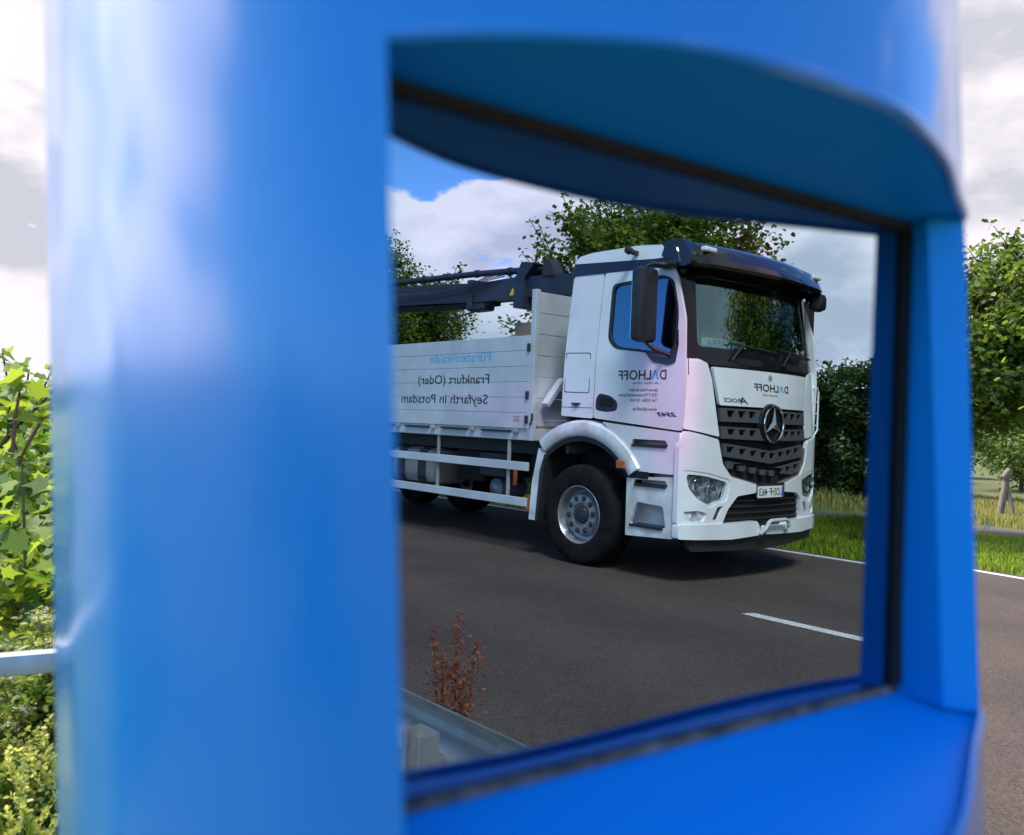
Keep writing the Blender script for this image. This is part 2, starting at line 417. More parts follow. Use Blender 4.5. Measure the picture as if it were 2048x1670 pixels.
# dark mirror-coated pane with faint iridescent patches in its coating
def panemat():
    m = bpy.data.materials.new('coated_pane'); m.use_nodes = True
    t = m.node_tree; b = t.nodes['Principled BSDF']
    b.inputs['Metallic'].default_value = 1.0; b.inputs['Roughness'].default_value = 0.0
    tcn = t.nodes.new('ShaderNodeTexCoord')
    base = (0.242, 0.31, 0.36)
    last = None
    # (x, z centre in pane metres from the pane's left end / mid height, radii, colour)
    def blob(cx_, cz_, rx, rz, col, amt, prev):
        mp = t.nodes.new('ShaderNodeMapping'); mp.vector_type = 'POINT'
        mp.inputs['Location'].default_value = (-cx_ / rx, 0, -cz_ / rz); mp.inputs['Scale'].default_value = (1 / rx, 0, 1 / rz)
        t.links.new(tcn.outputs['Object'], mp.inputs['Vector'])
        ln = t.nodes.new('ShaderNodeVectorMath'); ln.operation = 'LENGTH'; t.links.new(mp.outputs[0], ln.inputs[0])
        rp = t.nodes.new('ShaderNodeMapRange'); rp.interpolation_type = 'SMOOTHERSTEP'
        rp.inputs['From Min'].default_value = 1.0; rp.inputs['From Max'].default_value = 0.35; rp.inputs['To Max'].default_value = amt
        t.links.new(ln.outputs['Value'], rp.inputs['Value'])
        mx = t.nodes.new('ShaderNodeMix'); mx.data_type = 'RGBA'
        t.links.new(rp.outputs[0], mx.inputs['Factor'])
        if prev is None: mx.inputs[6].default_value = (*base, 1)
        else: t.links.new(prev, mx.inputs[6])
        mx.inputs[7].default_value = (*col, 1)
        return mx.outputs[2]
    for a in PANE_BLOBS: last = blob(*a, last)
    t.links.new(last, b.inputs['Base Color'])
    return m

# ------------------------------------------------------------ ground, road, track
def strip(name, u0, u1, v0, v1, z, m, kind='structure', du=4.0, parent=None):
    bm = bmesh.new(); n = max(1, int((u1 - u0) / du))
    pr = None
    for i in range(n + 1):
        u = u0 + (u1 - u0) * i / n
        a = bm.verts.new(UV(u, v0, z)); b = bm.verts.new(UV(u, v1, z))
        if pr: bm.faces.new((pr[0], a, b, pr[1]))
        pr = (a, b)
    o = link_bm(name, bm, m, parent)
    for p in o.data.polygons:
        if p.normal.z < 0: p.flip()
    if kind: o['kind'] = kind
    return o

def gz(u, v):
    """height of the ground: flat near the road, rising to low hills far off."""
    r = math.hypot(u, v)
    z = 0.0
    if r > 70: z += min(1, (r - 70) / 500) ** 1.3 * (13 + 6 * math.sin(math.atan2(v, u) * 5 + 1.0) + 3 * math.sin(math.atan2(v, u) * 13))
    return z
bm = bmesh.new()
rad = [0, 4, 8, 12, 18, 26, 40, 60, 80, 110, 150, 200, 270, 360, 480, 600, 900, 1400, 2200]
SEG = 96; prev = None
c0 = bm.verts.new((0, 0, 0))
for r in rad[1:]:
    ring = []
    for k in range(SEG):
        t = 2 * PI * k / SEG; u, v = r * math.cos(t), r * math.sin(t)
        ring.append(bm.verts.new(UV(u, v, gz(u, v))))
    if prev is None:
        for k in range(SEG): bm.faces.new((c0, ring[k], ring[(k + 1) % SEG]))
    else:
        for k in range(SEG): bm.faces.new((prev[k], ring[k], ring[(k + 1) % SEG], prev[(k + 1) % SEG]))
    prev = ring
g = link_bm('ground', bm, M_soil, smooth=True); g['kind'] = 'structure'
for p in g.data.polygons:
    if p.normal.z < 0: p.flip()
strip('road', -68, 68, 1.95, 9.62, 0.004, M_road)
strip('cycle_path', -68, 68, 13.2, 14.7, 0.004, M_track)
strip('road_markings', -68, 68, 9.38, 9.50, 0.008, M_mark)
bm = bmesh.new()
for k in range(-6, 7):
    a = -3.22 + k * 12.0      # dashes of six metres, six metres apart
    n = 6
    for (v0, v1, u0, u1) in [(5.87, 5.99, a, a + 6.0)]:
        f = [bm.verts.new(UV(u0, v0 + 0.015, 0.008)), bm.verts.new(UV(u0 + 0.12, v0, 0.008)), bm.verts.new(UV(u1, v0, 0.008)), bm.verts.new(UV(u1, v1, 0.008)), bm.verts.new(UV(u0 + 0.05, v1, 0.008))]
        bm.faces.new(f)
f = [bm.verts.new(UV(a, b, 0.008)) for a, b in ((-68, 2.12), (68, 2.12), (68, 2.24), (-68, 2.24))]; bm.faces.new(f)
o = link_bm('road_markings', bm, M_mark); o['kind'] = 'structure'
for p in o.data.polygons:
    if p.normal.z < 0: p.flip()

# ------------------------------------------------------------ the blue column with its window
ZS, ZL = H - 0.182, H + 0.160      # sill and lintel
SHX = -0.055
def shx(x, z): return x + SHX * (z - H)
half = [(0.0, 0.3515), (0.0208, 0.352), (0.0689, 0.358), (0.109, 0.3725), (0.157, 0.399), (0.196, 0.427), (0.2266, 0.459), (0.252, 0.491), (0.2727, 0.523),
        (0.2925, 0.556), (0.311, 0.585), (0.326, 0.611), (0.336, 0.65), (0.340, 0.70), (0.333, 0.76), (0.312, 0.82), (0.275, 0.875), (0.22, 0.92), (0.15, 0.95), (0.075, 0.966), (0.0, 0.97)]
KX = 0.326
loop = half + [(-x, y) for x, y in half[-2:0:-1]]
def cat(P, n=6):
    res = []
    k = len(P)
    for i in range(k):
        p0, p1, p2, p3 = (np.array(P[(i + j) % k]) for j in (-1, 0, 1, 2))
        for j in range(n):
            t = j / n
            res.append(tuple(0.5 * ((2 * p1) + (-p0 + p2) * t + (2 * p0 - 5 * p1 + 4 * p2 - p3) * t * t + (-p0 + 3 * p1 - 3 * p2 + p3) * t ** 3)))
    return res
sec = cat(loop)
# left lip of the window
SX = -0.0478
iS = min(range(len(sec)), key=lambda i: abs(sec[i][0] - SX) + (10 if sec[i][1] > 0.5 else 0)); sec[iS] = (SX, sec[iS][1])
iK = min(range(len(sec)), key=lambda i: math.hypot(sec[i][0] - 0.326, sec[i][1] - 0.611))
nS = len(sec)
between = []
i = iS
while True:
    between.append(i)
    if i == iK: break
    i = (i + 1) % nS
col = tag(empty('control_column', (0, 0.66, 0)), 'glossy blue rounded roadside column with a recessed dark mirror window', 'column')
bm = bmesh.new()
rows = [0.0, 0.4, 0.8, ZS, ZL, 2.0, 2.6, 3.15]
off_ = Vector((0, 0.66, 0))
def kdist(x, y): return max(0.0, (Vector((x, y, H)) - MQ).dot(MN))
def drop(k): return k * (0.2 + 2.3 * (k - 0.047))
def zrow(k, z):
    if k not in between: return z
    if z == ZS: return z - drop(kdist(*sec[k]))
    if z == ZL: return z + 0.05 * kdist(*sec[k])
    return z
R_ = [[bm.verts.new(Vector((shx(x, z), y, zrow(k, z))) - off_) for k, (x, y) in enumerate(sec)] for z in rows]
bset = set(between[:-1])
for r in range(len(rows) - 1):
    for k in range(nS):
        if r == 3 and k in bset: continue
        bm.faces.new((R_[r][k], R_[r][(k + 1) % nS], R_[r + 1][(k + 1) % nS], R_[r + 1][k]))
# slightly domed cap
cap = [bm.verts.new(Vector((shx(x * 0.9, 3.19), 0.66 + (y - 0.66) * 0.9, 3.19)) - off_) for x, y in sec]
for k in range(nS): bm.faces.new((R_[-1][k], R_[-1][(k + 1) % nS], cap[(k + 1) % nS], cap[k]))
bm.faces.new(cap)
shell = link_bm('shell', bm, M_blue, col, smooth=True)
# recess
S = sec[iS]
E_ = Vector((0.8282198, 0.5604034, 0))
def onpane(a, z): # a along the pane, world height z
    P = Vector((-0.04972902, 0.40514026, H)) + E_ * a
    return Vector((P.x - 0.0, P.y, z)) + Vector((0.0042, -0.0062, 0)) * (z - H)
bm = bmesh.new()
def ring(z):
    pts = [Vector((shx(sec[k][0], z), sec[k][1], zrow(k, z))) for k in between]
    J = Vector((shx(0.2995, z), 0.610, z - (drop(0.026) if z == ZS else 0)))
    PR = onpane(0.4085, z); LF = onpane(-0.022, z)
    return [bm.verts.new(p - off_) for p in pts] + [bm.verts.new(J - off_), bm.verts.new(PR - off_), bm.verts.new(LF - off_)]
top = ring(ZL); bot = ring(ZS)
def fan(vs):
    bm.faces.new(vs)
fan(top)
prev_ = None                       # the sill falls outwards: strips from the pane line to the outer edge
pl_pts = []
for k in between:
    p = Vector((shx(sec[k][0], zrow(k, ZS)), sec[k][1], H)); kk = (p - MQ).dot(MN); pl_pts.append((p, kk))
for i, (p, kk) in enumerate(pl_pts):
    foot = p - MN * kk
    if i == len(pl_pts) - 1: foot = onpane(0.4085, ZS)
    row = []
    for t in np.linspace(0, 1, 7):
        q_ = foot.lerp(p, t); row.append(bm.verts.new(Vector((q_.x, q_.y, ZS - drop(max(kk, 0)) * t)) - off_))
    if prev_:
        for a_ in range(6): bm.faces.new((prev_[a_], row[a_], row[a_ + 1], prev_[a_ + 1]))
    prev_ = row
nb = len(between)
for a, b in [(nb - 1, nb), (nb, nb + 1), (nb + 2, 0)]:
    bm.faces.new((top[a], top[b], bot[b], bot[a]))
bmesh.ops.triangulate(bm, faces=[f for f in bm.faces if len(f.verts) > 4])
# rounded lip along lintel and sill edges: thin bead
M_blue_lit = mat('blue_satin_lit', (0.0, 0.25, 0.68), 0.55, spec=0.1, coat=0.12, coat_rough=0.25)  # same blue paint, less glossy, colour lightened so the sill looks lit
rec = link_bm('window_recess', bm, M_blue_lit, col, smooth=True)
bm = bmesh.new()
tube(bm, [Vector((shx(sec[k][0], ZL), sec[k][1] + 0.002, zrow(k, ZL))) - off_ for k in between], 0.0035, 8)
tube(bm, [Vector((shx(sec[k][0], ZS), sec[k][1] + 0.002, zrow(k, ZS))) - off_ for k in between], 0.0035, 8)
bead = link_bm('rolled_edge', bm, M_blue, rec, smooth=True)
# pane (local: x along, -y towards the camera, z up)
PANE_BLOBS = [(0.172, 0.030, 0.036, 0.075, (0.38, 0.30, 0.42), 0.9), (0.232, 0.095, 0.05, 0.05, (0.37, 0.30, 0.40), 0.7),
              (0.205, 0.085, 0.03, 0.045, (0.24, 0.36, 0.37), 0.8), (0.085, 0.012, 0.08, 0.02, (0.31, 0.31, 0.42), 0.6),
              (0.05, 0.10, 0.09, 0.05, (0.32, 0.33, 0.44), 0.5), (0.34, -0.02, 0.06, 0.16, (0.24, 0.32, 0.38), 0.6),
              (0.03, -0.10, 0.09, 0.06, (0.24, 0.29, 0.35), 0.6)]
Mp = Matrix.Identity(4)
upv = E_.cross(-MN)
for i in range(3):
    Mp[i][0] = E_[i]; Mp[i][1] = -MN[i]; Mp[i][2] = upv[i]; Mp[i][3] = (-0.04972902, 0.40514026, H)[i]
bm = bmesh.new()
box(bm, -0.028, 0.414, 0.0, 0.006, -0.187, 0.166)
pane = link_bm('window_pane', bm, panemat(), None)
colM = Matrix.Translation((0, 0.66, 0))
pane.parent = col; pane.matrix_parent_inverse = Matrix.Identity(4); pane.matrix_local = colM.inverted() @ Mp
def pane_part(name, bm, m, parent=col):
    o = link_bm(name, bm, m, None); o.parent = parent
    if parent == col: o.matrix_local = colM.inverted() @ Mp
    return o
bm = bmesh.new(); box(bm, -0.02, 0.404, -0.0035, -0.0003, -0.1815, -0.1765, 0.0008); sl = pane_part('seal', bm, M_seal)
bm = bmesh.new(); box(bm, -0.02, 0.404, -0.005, -0.0003, 0.1535, 0.1600, 0.0015); pane_part('seal', bm, M_sealb)
bm = bmesh.new(); box(bm, 0.3975, 0.4085, -0.004, -0.0003, -0.1763, 0.1533); pane_part('seal', bm, M_sealk)

# ------------------------------------------------------------ crash barrier between camera and road
bar = tag(empty('crash_barrier', UV(0, 1.25)), 'galvanised steel crash barrier along the near road edge, mirrored beside the dock plant', 'crash barrier')
invb = UV(0, 1.25)
prof = [(1.235, .752), (1.250, .742), (1.262, .725), (1.312, .690), (1.318, .672), (1.312, .652), (1.245, .612), (1.238, .597), (1.245, .582), (1.312, .542), (1.318, .522), (1.312, .504), (1.262, .470), (1.250, .452), (1.235, .442)]
bm = bmesh.new()
pv = []
for (dv, dz) in ((0, 0), (0.004, 0)):
    pv.append([[bm.verts.new(UV(u, v + dv, z + dz) - invb) for v, z in prof] for u in (-8, 6)])
for q in range(2):
    for k in range(len(prof) - 1):
        bm.faces.new((pv[q][0][k], pv[q][1][k], pv[q][1][k + 1], pv[q][0][k + 1]))
for k in (0, len(prof) - 1):
    bm.faces.new((pv[0][0][k], pv[0][1][k], pv[1][1][k], pv[1][0][k]))
for u in (0, 1):
    for k in range(len(prof) - 1): bm.faces.new((pv[0][u][k], pv[0][u][k + 1], pv[1][u][k + 1], pv[1][u][k]))
link_bm('beam', bm, M_zinc, bar, smooth=True)
def cpost(u):
    bm = bmesh.new()
    # C profile in plan: (du, v)
    pl = [(0.018, 1.146), (0.034, 1.143), (0.038, 1.147), (0.038, 1.205), (-0.038, 1.205), (-0.038, 1.147), (-0.034, 1.143), (-0.018, 1.146)]
    th = 0.0045
    ring0 = []; 
    P = [Vector((a, b)) for a, b in pl]
    nn = []
    for i in range(len(P)):
        a = P[max(i - 1, 0)]; b = P[min(i + 1, len(P) - 1)]
        t = (b - a).normalized(); nn.append(Vector((-t.y, t.x)) * th)
    lv = []
    for z in (0.0, 0.705):
        lv.append(([bm.verts.new(UV(u + p.x, p.y, z) - invb) for p in P], [bm.verts.new(UV(u + p.x + q.x, p.y + q.y, z) - invb) for p, q in zip(P, nn)]))
    for k in range(len(P) - 1):
        for s in (0, 1): bm.faces.new((lv[0][s][k], lv[0][s][k + 1], lv[1][s][k + 1], lv[1][s][k]))
        bm.faces.new((lv[1][0][k], lv[1][0][k + 1], lv[1][1][k + 1], lv[1][1][k]))
    for k in (0, len(P) - 1): bm.faces.new((lv[0][0][k], lv[0][1][k], lv[1][1][k], lv[1][0][k]))
    return link_bm('post', bm, M_zinc, bar)
for u in (-3.02, -1.02, 0.98, 2.98): cpost(u)
for u in (-3.02, -1.02, 0.98, 2.98):
    bm = bmesh.new(); vs = box(bm, u - 0.03, u + 0.03, 1.207, 1.236, 0.55, 0.64, 0.003)
    for v in vs: v.co = UV(v.co.x, v.co.y, v.co.z) - invb
    link_bm('spacer', bm, M_zinc, bar)

# railing left of the column
rl = tag(empty('steel_railing', UV(3.07, -0.8)), 'pale galvanised steel rail crossing in front of the leafy sycamore shrub', 'railing')
iv = UV(3.07, -0.8)
def uvbox(bm, u0, u1, v0, v1, z0, z1, bev, origin):
    vs = box(bm, u0, u1, v0, v1, z0, z1, bev)
    for v in vs:
        v.co = UV(v.co.x, v.co.y, v.co.z) - origin
bm = bmesh.new(); uvbox(bm, 3.04, 3.10, -2.6, 0.5, 0.680, 0.748, 0.014, iv); link_bm('rail', bm, M_zinc, rl, smooth=True)
for v in (-2.3, 0.2):
    bm = bmesh.new(); uvbox(bm, 3.105, 3.165, v - 0.03, v + 0.03, 0, 0.72, 0.006, iv); link_bm('post', bm, M_zinc, rl)

# ------------------------------------------------------------ the truck (local X forward, Y left, Z up; T(X, Y, Z) takes Y from its left side)
TS, TL_ = -5.5473, 6.3373
HEAD = math.atan2(D.y, D.x)
truck = tag(empty('flatbed_truck', UV(TS, TL_ + 1.25), HEAD), 'white flatbed truck with a dark folded loading crane driving on the far lane', 'truck')
def yq(Y): return Y if Y <= 0.3 else 0.3 + (Y - 0.3) * 0.962
def T(X, Y, Z): return Vector((X, 1.25 - yq(Y), Z))
WC = 1.245
def x0f(Z):
    if Z < 1.4: return 1.50
    if Z < 2.1: return 1.50 - 0.05 * (Z - 1.4) / 0.7
    return 1.45 - 0.13 * ((Z - 2.1) / 0.85)
def crv(Y):
    a = abs(Y - WC)
    return 0.10 * (min(a, 0.94) / 0.94) ** 2 + (0.13 * ((a - 0.94) / 0.31) ** 1.6 if a > 0.94 else 0)
def Fm(off=0.0):
    return lambda Y, Z, d: T(x0f(Z) - crv(Y) + off - d, Y, Z)
def sideY(Z): return 0.03 + (0.055 * ((Z - 2.1) / 1.0) if Z > 2.1 else 0)
def Sm(off=0.0, far=False):
    def f(X, Z, d):
        y = sideY(Z) - off + d
        return T(X, (2.49 - y) if far else y, Z)
    return f
CY = [round(0.03 + i * 0.1, 3) for i in range(1, 24)] + [0.06, 0.09, 0.17, 0.29, 2.20, 2.32, 2.40, 2.43]
CZ = [0.75, 1.0, 1.25, 1.4, 1.75, 2.1, 2.4, 2.7]
def fpanel(name, outer, holes, m, off=0.0, th=0.03, parent=truck, r=0.02, smooth=True, bm=None):
    b = panel(rounded(outer, r), [rounded(h, rr) for h, rr in holes], Fm(off), th, bm, CY, CZ)
    return link_bm(name, b, m, parent, smooth) if bm is None else b
def spanel(name, outer, holes, m, off=0.0, th=0.03, parent=truck, r=0.02, far=False, smooth=True):
    b = panel(rounded(outer, r), [rounded(h, rr) for h, rr in holes], Sm(off, far), th, None, (), [2.1, 2.6])
    return link_bm(name, b, m, parent, smooth)
def tbox(bm, X0, X1, Y0, Y1, Z0, Z1, bev=0.0, rot=None, piv=None):
    return box(bm, X0, X1, 1.25 - yq(Y1), 1.25 - yq(Y0), Z0, Z1, bev, rot, piv)

# cab: inner shell (floor, back wall, far side) behind the outer panels
cab = empty('cab', parent=truck)
cab['label'] = 'white cab'
bm = bmesh.new()
tbox(bm, -0.26, -0.22, 0.08, 2.41, 1.15, 3.14)          # back wall
tbox(bm, -0.22, 1.25, 0.08, 2.41, 1.40, 1.46)           # floor
tbox(bm, -0.22, 1.15, 0.10, 2.39, 3.10, 3.12)           # ceiling
link_bm('cab_shell', bm, M_seat, cab)
def roof():
    bm = bmesh.new()
    rows_ = [(-0.25, 3.165, 3.165), (-0.24, 3.24, 3.20), (-0.17, 3.31, 3.24), (0.0, 3.335, 3.26), (0.6, 3.335, 3.26), (1.0, 3.30, 3.22), (1.2, 3.24, 3.17), (1.27, 3.12, 3.08)]
    R = []
    for X, zc, ze in rows_:
        r = []
        for t in np.linspace(-1, 1, 17):
            y = t * 1.105 + 0.045
            s = abs(t)
            z = zc - (zc - ze) * s ** 4
            r.append(bm.verts.new(Vector((X, y - 0.0, z))))
        # down to the gutter on each side
        a = bm.verts.new(Vector((X, -1.07, 3.10 if X < 1.2 else 3.06))); b = bm.verts.new(Vector((X, 1.165, 3.10 if X < 1.2 else 3.06)))
        R.append([a] + r + [b])
    for i in range(len(R) - 1):
        for k in range(len(R[0]) - 1):
            bm.faces.new((R[i][k], R[i][k + 1], R[i + 1][k + 1], R[i + 1][k]))
    bm.faces.new(R[0]); bm.faces.new(R[-1])
    return link_bm('roof', bm, M_white, cab, smooth=True)
rf = roof()
bm = bmesh.new(); lathe(bm, [(0.0, 0.10), (0.03, 0.095), (0.04, 0.06), (0.025, 0.0)], T(0.62, 0.03, 3.19), 'Y', 12)
tbox(bm, 0.60, 0.645, 0.03, 0.09, 3.16, 3.20)
link_bm('horn', bm, M_black, rf)
for far in (False, True):
    # rear corner panel with locker and the black gutter band
    sp = spanel('side_panel', [(-0.30, 1.55), (0.155, 1.53), (0.165, 2.2), (0.20, 3.03), (-0.23, 3.03), (-0.27, 2.4)], [], M_white, far=far, parent=cab)
    if not far:
        bm = panel(rounded([(-0.27, 1.80), (0.10, 1.79), (0.10, 2.21), (-0.26, 2.22)], 0.03), [rounded([(-0.262, 1.808), (0.092, 1.798), (0.092, 2.202), (-0.252, 2.212)], 0.03)], Sm(0.0015), 0.004)
        link_bm('locker_seam', bm, M_grey, sp)
        bm = bmesh.new(); tbox(bm, -0.14, -0.02, 0.012, 0.03, 1.675, 1.69); tbox(bm, -0.10, -0.06, 0.008, 0.03, 1.655, 1.675)
        link_bm('locker_latch', bm, M_grey, sp)
    bm = panel([(-0.30, 1.640), (0.155, 1.636), (0.155, 1.642), (-0.30, 1.646)], [], Sm(0.0012, far), 0.003); link_bm('panel_seam', bm, M_grey, sp)
    spanel('gutter_band', [(-0.245, 3.035), (1.13, 3.0), (1.2, 2.92), (1.235, 2.96), (1.18, 3.08), (-0.235, 3.165)], [], M_gloss, off=0.006, th=0.04, far=far, parent=cab, r=0.01)
    # door
    win = [(0.335, 2.90), (0.325, 2.33), (0.43, 2.235), (0.80, 2.19), (1.14, 2.13), (1.205, 2.25), (1.20, 2.58), (1.12, 2.87), (1.0, 2.93)]
    wr = [0.07, 0.12, 0.08, 0.05, 0.05, 0.08, 0.1, 0.1, 0.08]
    door_out = [(0.175, 1.535), (0.6, 1.50), (1.30, 1.44), (1.315, 1.98), (1.275, 2.5), (1.13, 2.98), (1.04, 3.0), (0.22, 3.025), (0.185, 2.3)]
    dr = spanel('door', door_out, [(win, wr)], M_white, off=0.004, far=far, r=0.04)
    b = panel(rounded(win, wr), [rounded([((x - 0.77) * 0.94 + 0.77, (z - 2.55) * 0.93 + 2.55) for x, z in win], wr)], Sm(0.007, far), 0.02)
    link_bm('window_frame', b, M_black, dr)
    b = panel(rounded(win, wr), [], Sm(-0.012, far), 0.005, None, (), [2.6]); link_bm('window_glass', b, M_swin, dr)
    b = panel(rounded([(0.20, 1.62), (0.35, 1.60), (0.49, 1.615), (0.50, 1.70), (0.40, 1.765), (0.25, 1.79), (0.205, 1.74)], 0.04), [], Sm(0.006, far), 0.02)
    link_bm('handle', b, M_black, dr)
    if not far:
        b = panel(rounded([(0.25, 1.66), (0.43, 1.65), (0.44, 1.72), (0.27, 1.755)], 0.03), [], Sm(0.010, far), 0.003); link_bm('handle_recess_shade', b, M_black_shade, dr)  # flat near-black plate on the handle, paints the shade of its hollow
        # black triangle below the quarter light where the mirror arm starts
        b = panel(rounded([(0.83, 2.185), (1.12, 2.125), (1.20, 2.22), (1.21, 2.40), (1.225, 2.25), (1.20, 2.08), (1.12, 2.055), (0.93, 2.09)], 0.02), [], Sm(0.012, far), 0.02)
        link_bm('mirror_base', b, M_gloss, dr)
        # lettering on the door: reads from the front towards the rear
        ms = lambda o: (lambda a, b_, c_: Sm(o)(-a, b_, c_))
        bm = bmesh.new()
        lettering(bm, 'D', -1.10, -1.02, 1.925, 2.015, ms(0.0065), bold=0.01)
        link_bm('lettering', bm, M_text, dr); bm = bmesh.new()
        lettering(bm, 'LHOFF', -0.915, -0.50, 1.925, 2.015, ms(0.0065), bold=0.012)
        link_bm('lettering', bm, M_text, dr)
        bm = panel([(-1.012, 1.925), (-0.975, 2.015), (-0.955, 2.015), (-0.918, 1.925), (-0.94, 1.925), (-0.965, 1.99), (-0.99, 1.925)], [], ms(0.0065), 0.001); link_bm('lettering', bm, M_tblue, dr)
        for s_, xa, xb, zb, zt in [('... die Leinen voll los', -1.05, -0.69, 1.883, 1.902), ('James-Watt-Stra\u00dfe 1', -1.0, -0.63, 1.81, 1.84), ('15517 F\u00fcrstenwalde/Spree', -1.0, -0.51, 1.76, 1.79),
                                   ('Tel. 03361 5514-0', -1.0, -0.66, 1.71, 1.74), ('www.dalhoff.de', -1.0, -0.70, 1.625, 1.655)]:
            bm = bmesh.new(); lettering(bm, s_, xa, xb, zb, zt, ms(0.0065), bold=0.004); link_bm('lettering', bm, M_grey, dr)
        bm = bmesh.new(); lettering(bm, '2543', -1.245, -1.0, 1.575, 1.61, ms(0.0065), shear=0.5, bold=0.03); link_bm('model_number', bm, M_text, dr)
# dark seam between the doors and the corner panels is left open; front corner panels
for far in (False, True):
    fy = (lambda y: 2 * WC - y) if far else (lambda y: y)
    pts = [(fy(a), b) for a, b in [(0.045, 1.465), (0.10, 1.455), (0.44, 1.40), (0.36, 1.95), (0.31, 2.09), (0.20, 2.125), (0.045, 2.12)]]
    cp = fpanel('corner_panel', pts, [], M_white, off=0.004, parent=cab, r=0.02)
    if not far:
        bm = panel([(0.10, 1.97), (0.106, 1.97), (0.106, 2.12), (0.10, 2.12)], [], Fm(0.007), 0.004); link_bm('panel_seam', bm, M_grey, cp)
# front mask: black surround with the windscreen opening
wo = [(0.21, 2.245), (2.20, 2.245), (2.15, 2.93), (0.26, 2.93)]
mask = fpanel('windscreen_surround', [(0.045, 2.115), (0.19, 2.125), (0.30, 2.095), (0.36, 2.075), (1.245, 2.075), (2.13, 2.075), (2.19, 2.095), (2.30, 2.125), (2.445, 2.115), (2.41, 2.95), (2.36, 3.1), (0.13, 3.1), (0.08, 2.95)],
              [(wo, 0.06)], M_gloss, off=-0.004, th=0.04, parent=cab, r=0.01)
ws = fpanel('windscreen', wo, [], M_wind, off=-0.010, th=0.006, r=0.06)
# cab interior
inn = empty('cab_interior', parent=truck)
bm = bmesh.new(); tbox(bm, 0.95, 1.28, 0.12, 2.37, 1.95, 2.22, 0.05); link_bm('dashboard', bm, M_black, inn)
for y in (0.62, 1.86):
    bm = bmesh.new(); tbox(bm, 0.1, 0.6, y - 0.24, y + 0.24, 1.85, 2.0, 0.05); tbox(bm, 0.02, 0.16, y - 0.24, y + 0.24, 1.95, 2.62, 0.05); tbox(bm, 0.03, 0.14, y - 0.13, y + 0.13, 2.62, 2.84, 0.05)
    link_bm('seat', bm, M_seat, inn)
bm = bmesh.new()
pts = [T(0.80 + 0.11 * math.sin(a), 0.62 + 0.22 * math.cos(a), 2.17 + 0.19 * math.sin(a)) for a in np.linspace(0, 2 * PI, 25)]
tube(bm, pts, 0.014, 8, False); tube(bm, [T(0.80, 0.62, 2.17), T(1.0, 0.62, 2.0)], 0.03); tube(bm, [T(0.8, 0.41, 2.17), T(0.8, 0.83, 2.17)], 0.012)
link_bm('steering_wheel', bm, M_black, inn)
# name sign lying behind the windscreen
b = panel([(0.28, 2.255), (0.92, 2.265), (0.90, 2.335), (0.30, 2.34)], [], Fm(-0.03), 0.004, None, CY, ()); sg = link_bm('name_sign', b, M_teal, inn)
bm = bmesh.new(); lettering(bm, 'MITTGEER-J', 0.88, 0.38, 2.272, 2.325, Fm(-0.026), bold=0.015); link_bm('lettering', bm, M_text, sg)
# wipers
for y in (0.62, 1.50):
    bm = bmesh.new()
    tube(bm, [T(x0f(2.14) - crv(y) + 0.02, y, 2.135), T(x0f(2.24) - crv(y + 0.15) + 0.03, y + 0.16, 2.29)], 0.012, 6)
    tube(bm, [T(x0f(2.3) - crv(q) + 0.02, q, 2.30 - 0.05 * (q - y)) for q in np.linspace(y - 0.02, y + 0.78, 7)], 0.010, 6)
    link_bm('wiper', bm, M_black, truck)
    bm = panel(rounded([(y + 0.08, 2.125), (y + 0.12, 2.17), (y + 0.48, 2.165), (y + 0.52, 2.13), (y + 0.44, 2.10), (y + 0.14, 2.10)], 0.02), [], Fm(0.002), 0.004, None, CY); link_bm('wiper_recess_shade', bm, M_black_shade, mask)  # flat dark patch laid on the surround, shade of a hollow as colour
# sun visor: a swept hood in front of the header
bm = bmesh.new()
R = []
ys = np.linspace(-0.01, 2.50, 31)
for y in ys:
    e = min(1, min(y + 0.01, 2.50 - y) / 0.22); e = e ** 0.5
    xb = 1.36 - crv(y)
    fwd = 0.10 + 0.10 * e
    prof_ = [(xb - 0.12, 3.215 + 0.02 * e), (xb + 0.02, 3.215 + 0.01 * e), (xb + fwd * 0.6, 3.16), (xb + fwd, 3.02 - 0.02 * e), (xb + fwd - 0.015, 3.0 - 0.03 * e), (xb + fwd * 0.45, 3.07), (xb, 3.08)]
    R.append([bm.verts.new(T(a, y, b)) for a, b in prof_])
for i in range(len(R) - 1):
    for k in range(len(R[0])):
        bm.faces.new((R[i][k], R[i][(k + 1) % len(R[0])], R[i + 1][(k + 1) % len(R[0])], R[i + 1][k]))
bm.faces.new(R[0]); bm.faces.new(R[-1])
vis = link_bm('sun_visor', bm, M_gloss, truck, smooth=True)
for far in (False, True):
    y0, y1 = (0.16, 0.34) if not far else (2.15, 2.33)
    bm = bmesh.new()
    xb = 1.36 - crv((y0 + y1) / 2) + 0.02
    tbox(bm, xb + 0.06, xb + 0.13, y0, y1, 3.125, 3.175, 0.015); link_bm('marker_lamp', bm, M_white, vis)
# visor end piece wrapping to the side (dark corner beside the roof)
b = panel(rounded([(1.0, 3.09), (1.06, 3.24), (1.24, 3.24), (1.34, 3.1), (1.36, 2.99), (1.25, 2.97), (1.15, 3.05)], 0.03), [], lambda X, Z, d: T(X, 0.0 + d, Z), 0.12)
link_bm('visor_end', b, M_gloss, vis, True)
